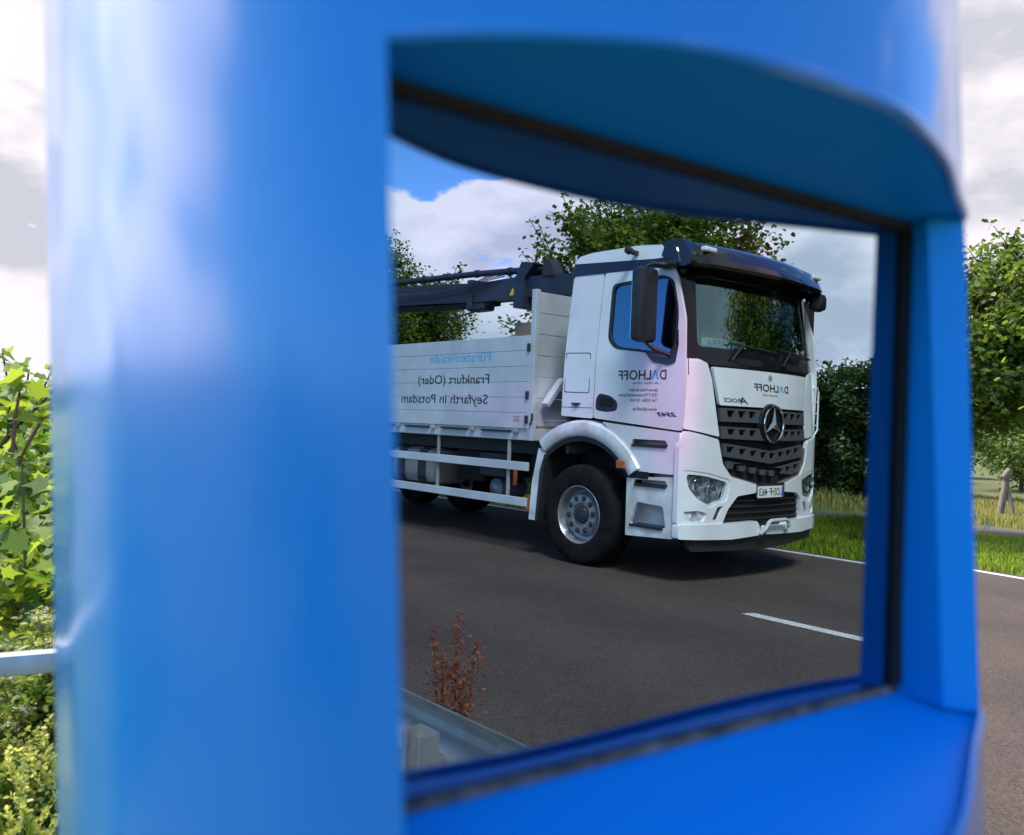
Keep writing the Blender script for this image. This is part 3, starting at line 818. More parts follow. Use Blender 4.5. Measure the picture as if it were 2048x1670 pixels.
# bonnet flap
bn = fpanel('bonnet', [(0.375, 2.06), (0.455, 1.70), (2.035, 1.70), (2.115, 2.06)], [], M_white, off=0.006, r=0.015)
mf = lambda o: (lambda a, b_, c_: Fm(o)(-a, b_, c_))
bm = bmesh.new()
lettering(bm, 'D', -1.61, -1.525, 1.865, 1.935, mf(0.009), bold=0.01); link_bm('lettering', bm, M_text, bn); bm = bmesh.new(); lettering(bm, 'LHOFF', -1.40, -0.96, 1.865, 1.935, mf(0.009), bold=0.012)
link_bm('lettering', bm, M_text, bn)
bm = panel([(-1.51, 1.865), (-1.475, 1.935), (-1.45, 1.935), (-1.415, 1.865), (-1.437, 1.865), (-1.4625, 1.915), (-1.488, 1.865)], [], mf(0.009), 0.001); link_bm('lettering', bm, M_tblue, bn)
bm = bmesh.new(); lettering(bm, '... die Leinen voll los', -1.40, -1.10, 1.82, 1.84, mf(0.009)); link_bm('lettering', bm, M_grey, bn)
bm = bmesh.new(); lettering(bm, 'A', -0.86, -0.74, 1.725, 1.790, mf(0.009), shear=0.3, bold=0.01); link_bm('model_lettering', bm, M_text, bn); bm = bmesh.new(); lettering(bm, 'ROCS', -0.76, -0.50, 1.735, 1.772, mf(0.009), shear=0.3, bold=0.01); link_bm('model_lettering', bm, M_text, bn)
bm = bmesh.new(); lathe(bm, [(0.0, 0.008), (0.028, 0.006), (0.034, 0.0)], Fm(0.006)(1.245, 2.0, 0), 'X', 20); link_bm('badge', bm, M_alud, bn)
# grille
gr = empty('grille', parent=truck)
go = [(0.455, 1.69), (0.465, 1.40), (0.44, 1.36), (0.50, 1.15), (0.62, 1.04), (1.245, 0.915), (1.87, 1.04), (1.99, 1.15), (2.05, 1.36), (2.025, 1.40), (2.035, 1.69)]
fpanel('grille_backing', go, [], M_black_shade, off=-0.05, th=0.02, parent=gr, r=0.01)
def trap(y, z, w, h): return [(y - w / 2, z + h / 2), (y + w / 2, z + h / 2), (y + w * 0.36, z - h / 2), (y - w * 0.36, z - h / 2)]
def louver(ztop, hgt, ya, yb, sag, n, hole_y, hh, gap=None):
    N_ = 12
    zc = lambda y: -sag * (1 - abs(y - WC) / 0.8)
    up_ = [(ya + (yb - ya) * i / N_, ztop + zc(ya + (yb - ya) * i / N_)) for i in range(N_ + 1)]
    lo_ = [(y, z - hgt) for y, z in up_][::-1]
    holes = [(trap(y, ztop + zc(y) - hgt * 0.40, 0.115, hh * 1.15), 0.006) for y in hole_y]
    o = panel(up_ + lo_, [rounded(h, r) for h, r in holes], Fm(0.0), 0.03, None, CY)
    link_bm('louver', o, M_grille, gr)
hy1 = [0.61, 0.77, 0.93, 1.56, 1.72, 1.88]
hy2 = [0.60, 0.78, 0.95, 1.12, 1.28, 1.45, 1.62, 1.80]
louver(1.675, 0.130, 0.465, 2.025, 0.0, 6, hy1, 0.055)
louver(1.50, 0.115, 0.47, 2.02, 0.015, 6, hy1, 0.05)
louver(1.345, 0.125, 0.50, 1.99, 0.075, 8, hy2, 0.05)
louver(1.185, 0.115, 0.56, 1.93, 0.095, 8, hy2, 0.045)
# khaki rim below the grille
b = panel([(0.50, 1.12), (0.62, 1.03), (1.245, 0.905), (1.87, 1.03), (1.99, 1.12), (2.02, 1.25), (2.05, 1.30), (2.03, 1.12), (1.90, 1.005), (1.245, 0.872), (0.59, 1.005), (0.47, 1.11)], [], Fm(0.004), 0.05, None, CY)
link_bm('grille_rim', b, mat('khaki_plastic', (0.16, 0.135, 0.10), 0.6), gr)
# star emblem
st = empty('star_emblem', parent=truck)
sx = x0f(1.54) + 0.03
bm = bmesh.new(); lathe(bm, [(0.0, 0.0), (0.20, 0.0), (0.21, -0.04)], T(sx - 0.012, WC, 1.54), 'X', 36); link_bm('emblem_base', bm, M_gloss, st)
bm = bmesh.new()
tube(bm, [T(sx + 0.01, WC + 0.178 * math.cos(a), 1.54 + 0.178 * math.sin(a)) for a in np.linspace(0, 2 * PI, 49)], 0.0115, 8, False); link_bm('emblem_ring', bm, M_chrome, st, smooth=True)
bm = bmesh.new()
for k in range(3):
    a = PI / 2 + k * 2 * PI / 3
    c_ = T(sx + 0.035, WC, 1.54); tip = T(sx + 0.01, WC + 0.172 * math.cos(a), 1.54 + 0.172 * math.sin(a))
    l = T(sx + 0.008, WC + 0.04 * math.cos(a + PI / 3), 1.54 + 0.04 * math.sin(a + PI / 3)); r = T(sx + 0.008, WC + 0.04 * math.cos(a - PI / 3), 1.54 + 0.04 * math.sin(a - PI / 3))
    v = [bm.verts.new(p) for p in (c_, tip, l, r)]
    bm.faces.new((v[0], v[1], v[2])); bm.faces.new((v[0], v[3], v[1])); bm.faces.new((v[1], v[3], v[2])); bm.faces.new((v[0], v[2], v[3]))
link_bm('emblem_star', bm, M_chrome, st)
# bumper
hl = [(0.03, 1.085), (0.28, 1.06), (0.60, 0.99), (0.55, 0.785), (0.41, 0.765), (0.34, 0.72), (0.16, 0.80), (0.055, 0.93)]
fog = [(0.06, 0.695), (0.20, 0.705), (0.30, 0.675), (0.265, 0.60), (0.08, 0.605)]
slot = [(0.43, 0.735), (0.51, 0.745), (0.445, 0.615), (0.365, 0.615)]
intake = [(0.56, 0.545), (0.64, 0.71), (0.74, 0.825), (0.98, 0.85), (1.00, 0.945), (1.49, 0.945), (1.51, 0.86), (1.80, 0.85), (1.90, 0.80), (1.93, 0.545)]
mr = lambda P: [(2 * WC - a, b) for a, b in P][::-1]
bo = [(0.004, 0.575), (0.004, 1.30), (0.06, 1.445), (0.41, 1.375), (0.48, 1.14), (0.60, 1.02), (1.245, 0.89), (1.89, 1.02), (2.01, 1.14), (2.08, 1.375), (2.43, 1.445), (2.486, 1.30), (2.486, 0.575), (1.93, 0.55), (1.4, 0.54), (0.56, 0.545)]
holes = [(hl, 0.05), (fog, 0.02), (slot, 0.01), (mr(hl), 0.05), (mr(fog), 0.02), (mr(slot), 0.01)]
bo = [(0.004, 0.575), (0.004, 1.30), (0.06, 1.445), (0.41, 1.375), (0.48, 1.14), (0.60, 1.02), (1.245, 0.89), (1.89, 1.02), (2.01, 1.14), (2.08, 1.375), (2.43, 1.445), (2.486, 1.30), (2.486, 0.575),
      (1.93, 0.56), (1.90, 0.79), (1.80, 0.845), (1.52, 0.86), (1.49, 0.885), (1.0, 0.885), (0.97, 0.86), (0.70, 0.835), (0.57, 0.71), (0.49, 0.56)]
bp_ = fpanel('bumper', bo, holes, M_white, off=0.022, th=0.05, r=0.02)
fpanel('intake_grille', [(0.44, 0.5), (0.52, 0.88), (1.9, 0.88), (1.96, 0.5)], [], M_black_shade, off=-0.03, th=0.02, parent=bp_, r=0.01)
bm = bmesh.new()
for z in (0.60, 0.66, 0.72, 0.78):
    fpanel('x', [(0.56, z), (1.93, z), (1.93, z + 0.012), (0.56, z + 0.012)], [], M_black, off=-0.01, th=0.02, r=0, bm=bm)
link_bm('intake_slats', bm, M_black, bp_)
fpanel('lower_lip', [(0.004, 0.44), (0.004, 0.575), (0.40, 0.575), (0.98, 0.59), (1.02, 0.55), (1.06, 0.45), (0.6, 0.425)], [], M_white, off=0.045, th=0.07, parent=bp_, r=0.02)
fpanel('lower_lip', [(1.14, 0.45), (1.16, 0.53), (1.52, 0.53), (1.55, 0.57), (2.486, 0.575), (2.486, 0.45), (1.9, 0.43)], [], M_white, off=0.045, th=0.07, parent=bp_, r=0.02)
fpanel('valance', [(0.15, 0.32), (0.10, 0.44), (2.38, 0.44), (2.30, 0.34), (1.3, 0.30)], [], M_black, off=0.0, th=0.05, parent=bp_, r=0.02)
bm = bmesh.new()
q = lambda y, z, o=0.10: Fm(o)(y, z, 0)
tube(bm, [q(1.03, 0.46, 0.06), q(1.06, 0.52), q(1.10, 0.575), q(1.14, 0.59), q(1.42, 0.59), q(1.47, 0.575), q(1.49, 0.53), q(1.50, 0.46, 0.06)], 0.020, 8)
link_bm('tow_step', bm, M_alu, bp_, smooth=True)
# plate
pf = fpanel('plate_holder', [(0.985, 0.80), (0.985, 0.955), (1.505, 0.955), (1.505, 0.80)], [], M_black, off=0.026, th=0.012, r=0.02)
pl_ = fpanel('licence_plate', [(1.00, 0.812), (1.00, 0.925), (1.49, 0.925), (1.49, 0.812)], [], M_pwhite, off=0.030, th=0.004, r=0.01)
fpanel('euro_band', [(1.448, 0.814), (1.448, 0.923), (1.489, 0.923), (1.489, 0.814)], [], M_pblue, off=0.0315, th=0.002, parent=pl_, r=0.004)
bm = bmesh.new(); lettering(bm, 'LOS', -1.435, -1.29, 0.832, 0.905, mf(0.032), bold=0.008); link_bm('lettering', bm, M_text, pl_); bm = bmesh.new(); lettering(bm, 'F', -1.245, -1.20, 0.832, 0.905, mf(0.032), bold=0.008); link_bm('lettering', bm, M_text, pl_); bm = bmesh.new(); lettering(bm, '463', -1.165, -1.02, 0.832, 0.905, mf(0.032), bold=0.008)
link_bm('lettering', bm, M_text, pl_)
bm = bmesh.new(); tbox(bm, x0f(.85) + 0.03, x0f(.85) + 0.0335, 1.26, 1.277, 0.862, 0.882)
link_bm('plate_seal', bm, M_text, pl_)
# headlights
def headlight(far):
    t = empty('headlight', parent=truck)
    P = mr(hl) if far else hl
    cy_ = sum(p[0] for p in P) / len(P); cz_ = sum(p[1] for p in P) / len(P)
    inn_ = [((a - cy_) * 0.84 + cy_, (b - cz_) * 0.82 + cz_ - 0.004) for a, b in P]
    fpanel('lamp_housing', P, [(inn_, 0.04)], M_white, off=0.016, th=0.04, parent=t, r=0.05)
    fpanel('lamp_bowl', P, [], M_lamp, off=-0.035, th=0.02, parent=t, r=0.04)
    fpanel('lamp_cover', inn_, [], glassmat('lamp_cover', (0.85, 0.88, 0.9), 0.02, (0.9, 0.92, 0.95)), off=0.008, th=0.004, parent=t, r=0.04)
    for y, z, r in ((0.20, 0.935, 0.062), (0.37, 0.885, 0.060)):
        yy = 2 * WC - y if far else y
        bm = bmesh.new(); c_ = Fm(-0.034)(yy, z, 0)
        lathe(bm, [(0.0, 0.0), (r * 0.45, 0.008), (r * 0.8, 0.03), (r, 0.04), (r * 1.1, 0.038), (r * 1.12, 0.0)], c_, 'X', 20)
        link_bm('reflector', bm, M_chrome, t, smooth=True)
        bm = bmesh.new(); lathe(bm, [(0.0, 0.03), (0.02, 0.028), (0.026, 0.0)], c_, 'X', 14); link_bm('bulb_shield', bm, M_lgrey, t, smooth=True)
headlight(False); headlight(True)
for far in (False, True):
    t = empty('fog_lamp', parent=truck)
    fpanel('lamp_bowl', mr(fog) if far else fog, [], M_lamp, off=0.0, th=0.02, parent=t, r=0.02)
    fpanel('side_slot', mr(slot) if far else slot, [], mat('slot_brown', (0.07, 0.05, 0.04), 0.6), off=-0.005, th=0.02, parent=t, r=0.01)
# steps and side panels between wheel arch and bumper
for far in (False, True):
    Q = (lambda o: (lambda X, Z, d: T(X, (2.49 - (0.02 - o + d)) if far else (0.02 - o + d), Z)))
    t = empty('entry_steps', parent=truck)
    up_ = [(0.66, 1.03), (0.645, 1.12), (0.55, 1.30), (0.44, 1.41), (0.30, 1.50), (0.6, 1.475), (1.285, 1.425), (1.275, 1.28), (1.24, 1.20), (1.24, 1.03)]
    h1 = [(0.70, 1.285), (0.72, 1.345), (1.12, 1.345), (1.16, 1.285)]
    b = panel(rounded(up_, 0.02), [rounded(h1, 0.015)], Q(0.0), 0.03); link_bm('upper_step_panel', b, M_white, t, True)
    lo = [(0.66, 0.97), (0.665, 0.40), (1.245, 0.43), (1.24, 1.005)]
    h2 = [(0.74, 0.905), (0.76, 0.955), (1.14, 0.965), (1.17, 0.905)]; h3 = [(0.72, 0.52), (0.80, 0.74), (1.12, 0.72), (1.16, 0.52)]
    b = panel(rounded(lo, 0.02), [rounded(h2, 0.015), rounded(h3, 0.03)], Q(0.0), 0.03); link_bm('lower_step_panel', b, M_whited, t, True)
    bm = bmesh.new(); tb = (lambda X0, X1, y0, y1, z0, z1, bv=0.0: tbox(bm, X0, X1, (2.49 - y1) if far else y0, (2.49 - y0) if far else y1, z0, z1, bv))
    tb(0.62, 1.24, 0.18, 0.20, 0.42, 1.40); tb(0.64, 1.22, 0.05, 0.18, 0.455, 0.495); tb(0.64, 1.22, 0.05, 0.18, 0.86, 0.89); tb(0.64, 1.22, 0.05, 0.18, 1.24, 1.27)
    link_bm('step_well', bm, M_whited, t)
    for a_ in ((0.71, 1.14, 1.272, 1.295), (0.76, 1.15, 0.892, 0.915), (0.72, 1.13, 0.497, 0.522)):
        bm = bmesh.new(); tb(a_[0], a_[1], 0.005, 0.17, a_[2], a_[3], 0.004); link_bm('tread', bm, M_black, t)
    bm = bmesh.new(); tb(0.64, 0.93, 0.012, 0.10, 0.965, 1.035, 0.004); link_bm('step_gap_shade', bm, M_black_shade, t)  # near-black block fills the gap, its colour stands for the shade there
    # wheel arch
    t = empty('mudguard', parent=truck)
    def arc(r0, r1, a0, a1, n=28, cx_=0.02, cz_=0.535):
        A = [(cx_ + r1 * math.cos(a), cz_ + r1 * math.sin(a)) for a in np.linspace(math.radians(a0), math.radians(a1), n)]
        B = [(cx_ + r0 * math.cos(a), cz_ + r0 * math.sin(a)) for a in np.linspace(math.radians(a1), math.radians(a0), n)]
        return A + B
    bm = bmesh.new(); seg = 30
    prf = [(0.80, 0.03), (0.808, 0.0), (0.83, -0.014), (0.90, -0.016), (0.945, -0.004), (0.965, 0.02), (0.975, 0.06), (0.975, 0.55), (0.955, 0.55), (0.79, 0.06)]
    rr_ = []
    for a in np.linspace(math.radians(33), math.radians(130), seg):
        ring_ = []
        for r, y in prf:
            ring_.append(bm.verts.new(T(0.02 + r * math.cos(a), (2.49 - y) if far else y, 0.54 + r * math.sin(a))))
        rr_.append(ring_)
    for i in range(seg - 1):
        for k in range(len(prf)): bm.faces.new((rr_[i][k], rr_[i][(k + 1) % len(prf)], rr_[i + 1][(k + 1) % len(prf)], rr_[i + 1][k]))
    bm.faces.new(rr_[0]); bm.faces.new(rr_[-1])
    link_bm('arch', bm, M_whited, t, True)
    b = panel(arc(0.755, 0.803, 28, 136), [], lambda X, Z, d: T(X, (2.49 - (0.03 + d)) if far else (0.03 + d), Z), 0.5); link_bm('arch_lining', b, M_black, t)
    fl = [(-0.60, 1.19), (-0.50, 1.13), (-0.55, 0.95), (-0.60, 0.40), (-0.72, 0.40), (-0.69, 0.80)]
    b = panel(rounded(fl, 0.01), [], lambda X, Z, d: T(X, (2.49 - (0.0 + d)) if far else (0.0 + d), Z), 0.05); link_bm('rear_flap', b, M_whited, t)
    b = panel([(-0.50, 1.13), (-0.485, 1.10), (-0.575, 0.40), (-0.615, 0.40), (-0.565, 0.95)], [], lambda X, Z, d: T(X, (2.49 - (-0.005 + d)) if far else (-0.005 + d), Z), 0.50); link_bm('flap_edge', b, M_black, t)
    bm = bmesh.new(); tb = (lambda X0, X1, y0, y1, z0, z1, bv=0.0: tbox(bm, X0, X1, (2.49 - y1) if far else y0, (2.49 - y0) if far else y1, z0, z1, bv))
    tb(0.55, 0.66, -0.03, 0.02, 1.045, 1.13, 0.012); link_bm('side_indicator', bm, M_amber, t)
# wheels
def wheel(X, Y, far, rear=False):
    t = empty('wheel', parent=truck)
    s = -1 if not far else 1      # outward direction along local y: near side is +y local
    c_ = T(X, Y, 0.525)
    o_ = -s
    bm = bmesh.new()
    pr = [(0.30, 0.00), (0.315, 0.012), (0.34, 0.018), (0.42, 0.022), (0.475, 0.016), (0.505, -0.004), (0.5245, -0.04), (0.525, -0.12), (0.519, -0.125), (0.519, -0.132), (0.525, -0.137), (0.525, -0.19), (0.519, -0.195), (0.519, -0.202), (0.525, -0.207), (0.5245, -0.27), (0.50, -0.31), (0.42, -0.325), (0.30, -0.31)]
    lathe(bm, [(r, a * o_) for r, a in pr], c_, 'Y', 56); link_bm('tyre', bm, M_rubber, t, True)
    bm = bmesh.new()
    if not rear: pr = [(0.305, 0.008), (0.298, 0.012), (0.288, 0.0), (0.280, -0.05), (0.262, -0.09), (0.235, -0.095), (0.215, -0.06), (0.205, -0.035), (0.150, -0.028), (0.120, -0.03), (0.112, -0.05), (0.0, -0.05)]
    else: pr = [(0.305, 0.008), (0.288, 0.0), (0.275, -0.10), (0.25, -0.2), (0.15, -0.2), (0.14, -0.1), (0.0, -0.09)]
    lathe(bm, [(r, a * o_) for r, a in pr], c_, 'Y', 48); link_bm('rim', bm, M_rim, t, True)
    if not rear:
        for k in range(10):
            bm = bmesh.new(); a = 2 * PI * k / 10 + 0.1
            cc = c_ + Vector((0.172 * math.cos(a), -0.03 * o_, 0.172 * math.sin(a)))
            lathe(bm, [(0.0, 0.022 * o_), (0.013, 0.022 * o_), (0.017, 0.004 * o_)], cc, 'Y', 8)
            lathe(bm, [(0.013, 0.004 * o_), (0.030, 0.003 * o_)], cc, 'Y', 14)
            link_bm('wheel_nut', bm, M_grey, t)
        bm = bmesh.new(); lathe(bm, [(0.0, 0.0), (0.06, -0.002 * o_), (0.085, -0.01 * o_), (0.1, -0.045 * o_)], c_ + Vector((0, -0.012 * o_, 0)), 'Y', 24)
        for k in range(5):
            a = 2 * PI * k / 5; lathe(bm, [(0, 0.006 * o_), (0.01, 0.006 * o_), (0.012, -0.005 * o_)], c_ + Vector((0.055 * math.cos(a), -0.012 * o_, 0.055 * math.sin(a))), 'Y', 6)
        link_bm('hub', bm, M_grey, t, True)
wheel(0, 0.045, False); wheel(0, 2.445, True)
for X in (-4.55, -5.9):
    wheel(X, 0.05, False, True); wheel(X, 2.44, True, True)
# load bed
bed = empty('load_bed', parent=truck)
bm = bmesh.new(); tbox(bm, -7.5, -0.74, 0.02, 2.47, 1.26, 1.40, 0.01); link_bm('bed_frame', bm, M_alu, bed)
bm = bmesh.new(); tbox(bm, -7.5, -0.74, 0.05, 2.44, 1.40, 1.43); link_bm('bed_floor', bm, M_wood, bed)
for far in (False, True):
    for xa, xb in ((-4.05, -0.80), (-7.45, -4.15)):
        bm = bmesh.new()
        y0, y1 = (0.0, 0.025) if not far else (2.465, 2.49)
        tbox(bm, xa, xb, y0 + 0.006, y1 - 0.006, 1.395, 2.43)
        zb = np.linspace(1.39, 2.435, 7)
        for k in range(6): tbox(bm, xa, xb, y0, y1, zb[k] + 0.004, zb[k + 1] - 0.004, 0.003)
        sb = link_bm('side_board', bm, M_alu, bed)
        if not far and xa == -4.05:
            mb = lambda a, b_, c_: T(-a, -0.0015, b_)
            bm = bmesh.new(); lettering(bm, 'F\u00fcrstenwalde', 1.47, 2.68, 2.165, 2.275, mb, bold=0.003); link_bm('lettering', bm, M_tblue, sb)
            bm = bmesh.new(); lettering(bm, 'Frankfurt (Oder)', 1.485, 2.92, 1.90, 2.01, mb, bold=0.005); link_bm('lettering', bm, M_text, sb); bm = bmesh.new(); lettering(bm, 'Seyfarth in Potsdam', 1.50, 3.29, 1.66, 1.77, mb, bold=0.005); link_bm('lettering', bm, M_text, sb)
            bm = bmesh.new()
            for z in (1.47, 1.49, 1.52): tbox(bm, -1.03, -0.93, -0.002, 0.001, z, z + 0.012)
            link_bm('small_sticker', bm, mat('sticker_red', (0.5, 0.2, 0.25), 0.6), sb)
for k in range(8):
    x = -0.98 - k * 0.79
    bm = bmesh.new(); tbox(bm, x - 0.62, x - 0.10, -0.012, 0.02, 1.345, 1.37, 0.006); link_bm('board_lock_bar', bm, M_grey, bed)
for k in range(9):
    x = -0.98 - k * 0.79
    bm = bmesh.new(); tbox(bm, x - 0.045, x + 0.03, -0.02, 0.02, 1.335, 1.385, 0.01); link_bm('board_clamp', bm, M_alud, bed)
# headboard taller than the sides
for y in (0.0, 2.42):
    bm = bmesh.new(); tbox(bm, -0.80, -0.73, y, y + 0.07, 1.26, 2.94, 0.006); link_bm('corner_post', bm, M_alu, bed)
bm = bmesh.new()
zb = np.linspace(1.26, 2.92, 8)
for k in range(7): tbox(bm, -0.785, -0.745, 0.07, 2.42, zb[k] + 0.003, zb[k + 1] - 0.003, 0.003)
link_bm('headboard', bm, M_alu, bed)
bm = bmesh.new()
for z in (2.25, 1.72, 1.45): tbox(bm, -0.835, -0.79, -0.02, 0.02, z, z + 0.09, 0.008)
tube(bm, [T(-0.72, -0.01, 1.56), T(-0.70, -0.02, 1.50), T(-0.74, -0.015, 1.44)], 0.014, 6)
link_bm('latch', bm, M_grey, bed)
bm = bmesh.new(); tbox(bm, -0.70, -0.60, 0.05, 0.45, 1.78, 1.84, 0.01, Matrix.Rotation(math.radians(-50), 3, 'X'), T(-0.65, 0.25, 1.81)); link_bm('bracket', bm, M_alu, bed)
bm = bmesh.new(); tbox(bm, -2.42, -2.06, 1.22, 1.30, 2.40, 2.78, 0.004); link_bm('timber', bm, M_wood, bed)
# underride side guards
for far in (False, True):
    t = empty('side_guard', parent=truck)
    for z0, z1 in ((0.925, 1.02), (0.53, 0.625)):
        bm = bmesh.new(); tbox(bm, -3.85, -0.77, (0.0 if not far else 2.46), (0.03 if not far else 2.49), z0, z1, 0.004); link_bm('guard_rail', bm, M_alu, t)
    for x in (-1.13, -2.48, -3.7):
        bm = bmesh.new(); tbox(bm, x - 0.022, x + 0.022, (0.032 if not far else 2.44), (0.05 if not far else 2.458), 0.56, 1.26); link_bm('guard_post', bm, M_alud, t)
bm = bmesh.new(); tbox(bm, -1.12, -1.06, 0.10, 0.12, 0.74, 0.92, 0.005); tbox(bm, -0.80, -0.75, 0.01, 0.03, 0.50, 0.62, 0.005); link_bm('side_marker', bm, M_amber, truck)
# chassis and what hangs on it
ch = empty('chassis', parent=truck)
bm = bmesh.new()
for y in (0.84, 1.58): tbox(bm, -7.3, 0.9, y, y + 0.08, 0.80, 1.10)
for x in (-6.8, -5.2, -3.6, -2.4, -1.2, 0.6): tbox(bm, x, x + 0.12, 0.90, 1.6, 0.84, 1.02)
tbox(bm, -7.2, -0.8, 0.30, 2.2, 1.10, 1.25); tbox(bm, -0.5, 1.25, 0.7, 1.8, 0.55, 1.35)
link_bm('chassis_frame', bm, M_grey, ch)
bm = bmesh.new()
for x in (0, -4.55, -5.9): tube(bm, [T(x, 0.3, 0.525), T(x, 2.2, 0.525)], 0.09, 10)
link_bm('axle', bm, M_grey, ch)
bm = bmesh.new(); tbox(bm, -3.75, -2.72, 0.16, 0.80, 0.60, 1.08, 0.12); tk = link_bm('fuel_tank', bm, M_lgrey, ch, True)
bm = bmesh.new()
for x in (-3.5, -3.02): tbox(bm, x, x + 0.06, 0.152, 0.81, 0.592, 1.088, 0.12)
link_bm('tank_strap', bm, M_grey, tk)
bm = bmesh.new(); tbox(bm, -1.85, -1.30, 0.20, 0.72, 0.80, 1.08, 0.02); link_bm('tool_box', bm, M_grey, ch)
bm = bmesh.new(); lathe(bm, [(0.0, -0.02), (0.07, 0.0), (0.13, 0.07), (0.14, 0.3), (0.12, 0.45), (0.0, 0.5)], T(-1.62, 0.75, 0.66), 'Y', 20); link_bm('air_tank', bm, mat('tank_blue_grey', (0.1, 0.13, 0.17), 0.4), ch, True)
bm = bmesh.new(); tbox(bm, -2.5, -1.95, 0.35, 0.80, 0.70, 1.10, 0.03); tbox(bm, -1.05, -0.72, 0.30, 0.85, 0.62, 1.15, 0.03); link_bm('battery_box', bm, M_black_shade, ch)
bm = bmesh.new(); tbox(bm, -2.52, -1.2, 1.7, 2.3, 0.55, 1.08, 0.06); link_bm('silencer', bm, M_grey, ch)
# mirrors
mi = empty('main_mirror', parent=truck)
bm = bmesh.new(); tbox(bm, 0.90, 1.04, -0.30, -0.05, 2.26, 2.965, 0.045); link_bm('mirror_housing', bm, M_black, mi, True)
bm = bmesh.new(); tbox(bm, 0.893, 0.898, -0.28, -0.07, 2.30, 2.93); link_bm('mirror_glass', bm, M_chrome, mi)
bm = bmesh.new()
tube(bm, [T(0.98, -0.18, 2.97), T(1.02, -0.15, 3.0), T(1.10, 0.05, 3.0)], 0.022, 8); tube(bm, [T(0.98, -0.15, 2.27), T(1.04, -0.10, 2.20), T(1.14, 0.05, 2.14)], 0.024, 8)
tbox(bm, 0.96, 1.20, -0.03, 0.10, 2.985, 3.04, 0.02)
link_bm('mirror_arm', bm, M_black, mi, True)
mi2 = empty('main_mirror', parent=truck)
for chd in list(mi.children):
    c_ = chd.copy(); c_.data = chd.data.copy(); C.objects.link(c_); c_.parent = mi2
    c_.data.transform(Matrix.Translation((0, 0.01, 0)) @ Matrix.Scale(-1, 4, (0, 1, 0))); c_.data.flip_normals()
fm = empty('ramp_mirror', parent=truck)
bm = bmesh.new(); tbox(bm, 1.24, 1.40, 2.30, 2.50, 2.80, 3.0, 0.06); link_bm('mirror_housing', bm, M_black, fm, True)
bm = bmesh.new(); tube(bm, [T(1.22, 2.20, 3.04), T(1.34, 2.34, 3.02), T(1.34, 2.40, 2.96)], 0.025, 8); link_bm('mirror_arm', bm, M_black, fm, True)
# far side deflector grid
t = empty('side_deflector', parent=truck)
bm = bmesh.new()
yA, yB = 2.40, 2.53
tube(bm, [T(1.30, yA, 1.96), T(1.30, yB - 0.02, 1.96), T(1.30, yB, 1.92), T(1.30, yB, 1.50), T(1.30, yA, 1.38), T(1.30, yA, 1.96)], 0.010, 6)
for z in (1.55, 1.68, 1.81): tube(bm, [T(1.30, yA, z), T(1.30, yB, z)], 0.007, 6)
link_bm('deflector_frame', bm, M_white, t)
# loading crane folded over the bed
cr2 = empty('loading_crane', parent=truck)
def beam(bm, sts, y0, y1):
    R = []
    for X, z0, z1 in sts:
        R.append([bm.verts.new(T(X, y, z)) for y, z in ((y0, z0), (y1, z0), (y1 + 0.0, (z0 + z1) / 2), (y1, z1), (y0, z1), (y0, (z0 + z1) / 2))])
    for i in range(len(R) - 1):
        for k in range(6): bm.faces.new((R[i][k], R[i][(k + 1) % 6], R[i + 1][(k + 1) % 6], R[i + 1][k]))
    bm.faces.new(R[0]); bm.faces.new(R[-1])
bm = bmesh.new(); beam(bm, [(-0.45, 3.06, 3.30), (-1.5, 3.10, 3.34), (-2.4, 3.10, 3.39), (-3.34, 3.12, 3.38), (-4.2, 3.17, 3.38), (-6.4, 3.25, 3.45)], 1.17, 1.40); link_bm('boom', bm, M_navy, cr2)
bm = bmesh.new(); beam(bm, [(-2.9, 3.06, 3.115), (-3.5, 3.06, 3.12), (-6.4, 3.17, 3.245)], 1.20, 1.37); link_bm('inner_boom', bm, M_black_shade, cr2)
bm = bmesh.new(); beam(bm, [(-3.45, 3.385, 3.41), (-4.4, 3.40, 3.48), (-6.4, 3.47, 3.56)], 1.22, 1.35); link_bm('extension_boom', bm, M_grey, cr2)
bm = bmesh.new(); tube(bm, [T(-2.2, 1.25, 3.475), T(-3.3, 1.25, 3.535), T(-5.3, 1.25, 3.60), T(-6.4, 1.25, 3.63)], 0.045, 12); tube(bm, [T(-1.7, 1.25, 3.45), T(-2.2, 1.25, 3.475)], 0.028, 10)
for x, z in ((-3.31, 3.536), (-2.6, 3.497), (-4.0, 3.557), (-4.6, 3.577)): tube(bm, [T(x - 0.03, 1.25, z), T(x + 0.03, 1.25, z)], 0.056, 12)
link_bm('hydraulic_cylinder', bm, M_navy, cr2, True)
b = panel(rounded([(-2.37, 2.97), (-2.35, 3.36), (-2.23, 3.57), (-1.97, 3.53), (-2.05, 3.46), (-2.16, 3.36), (-2.14, 2.95)], 0.02), [], lambda X, Z, d: T(X, 1.12 + d, Z), 0.34); link_bm('knuckle', b, M_navy, cr2)
b = panel([(-1.88, 3.33), (-1.85, 3.56), (-1.75, 3.56), (-1.66, 3.40), (-1.64, 3.30)], [], lambda X, Z, d: T(X, 1.17 + d, Z), 0.18); link_bm('bracket', b, M_grey, cr2)
bm = bmesh.new(); tbox(bm, -3.40, -3.29, 1.14, 1.43, 3.02, 3.44, 0.01); tbox(bm, -3.42, -3.05, 1.18, 1.40, 3.0, 3.12, 0.03); link_bm('clamp', bm, M_navy, cr2)
bm = bmesh.new()
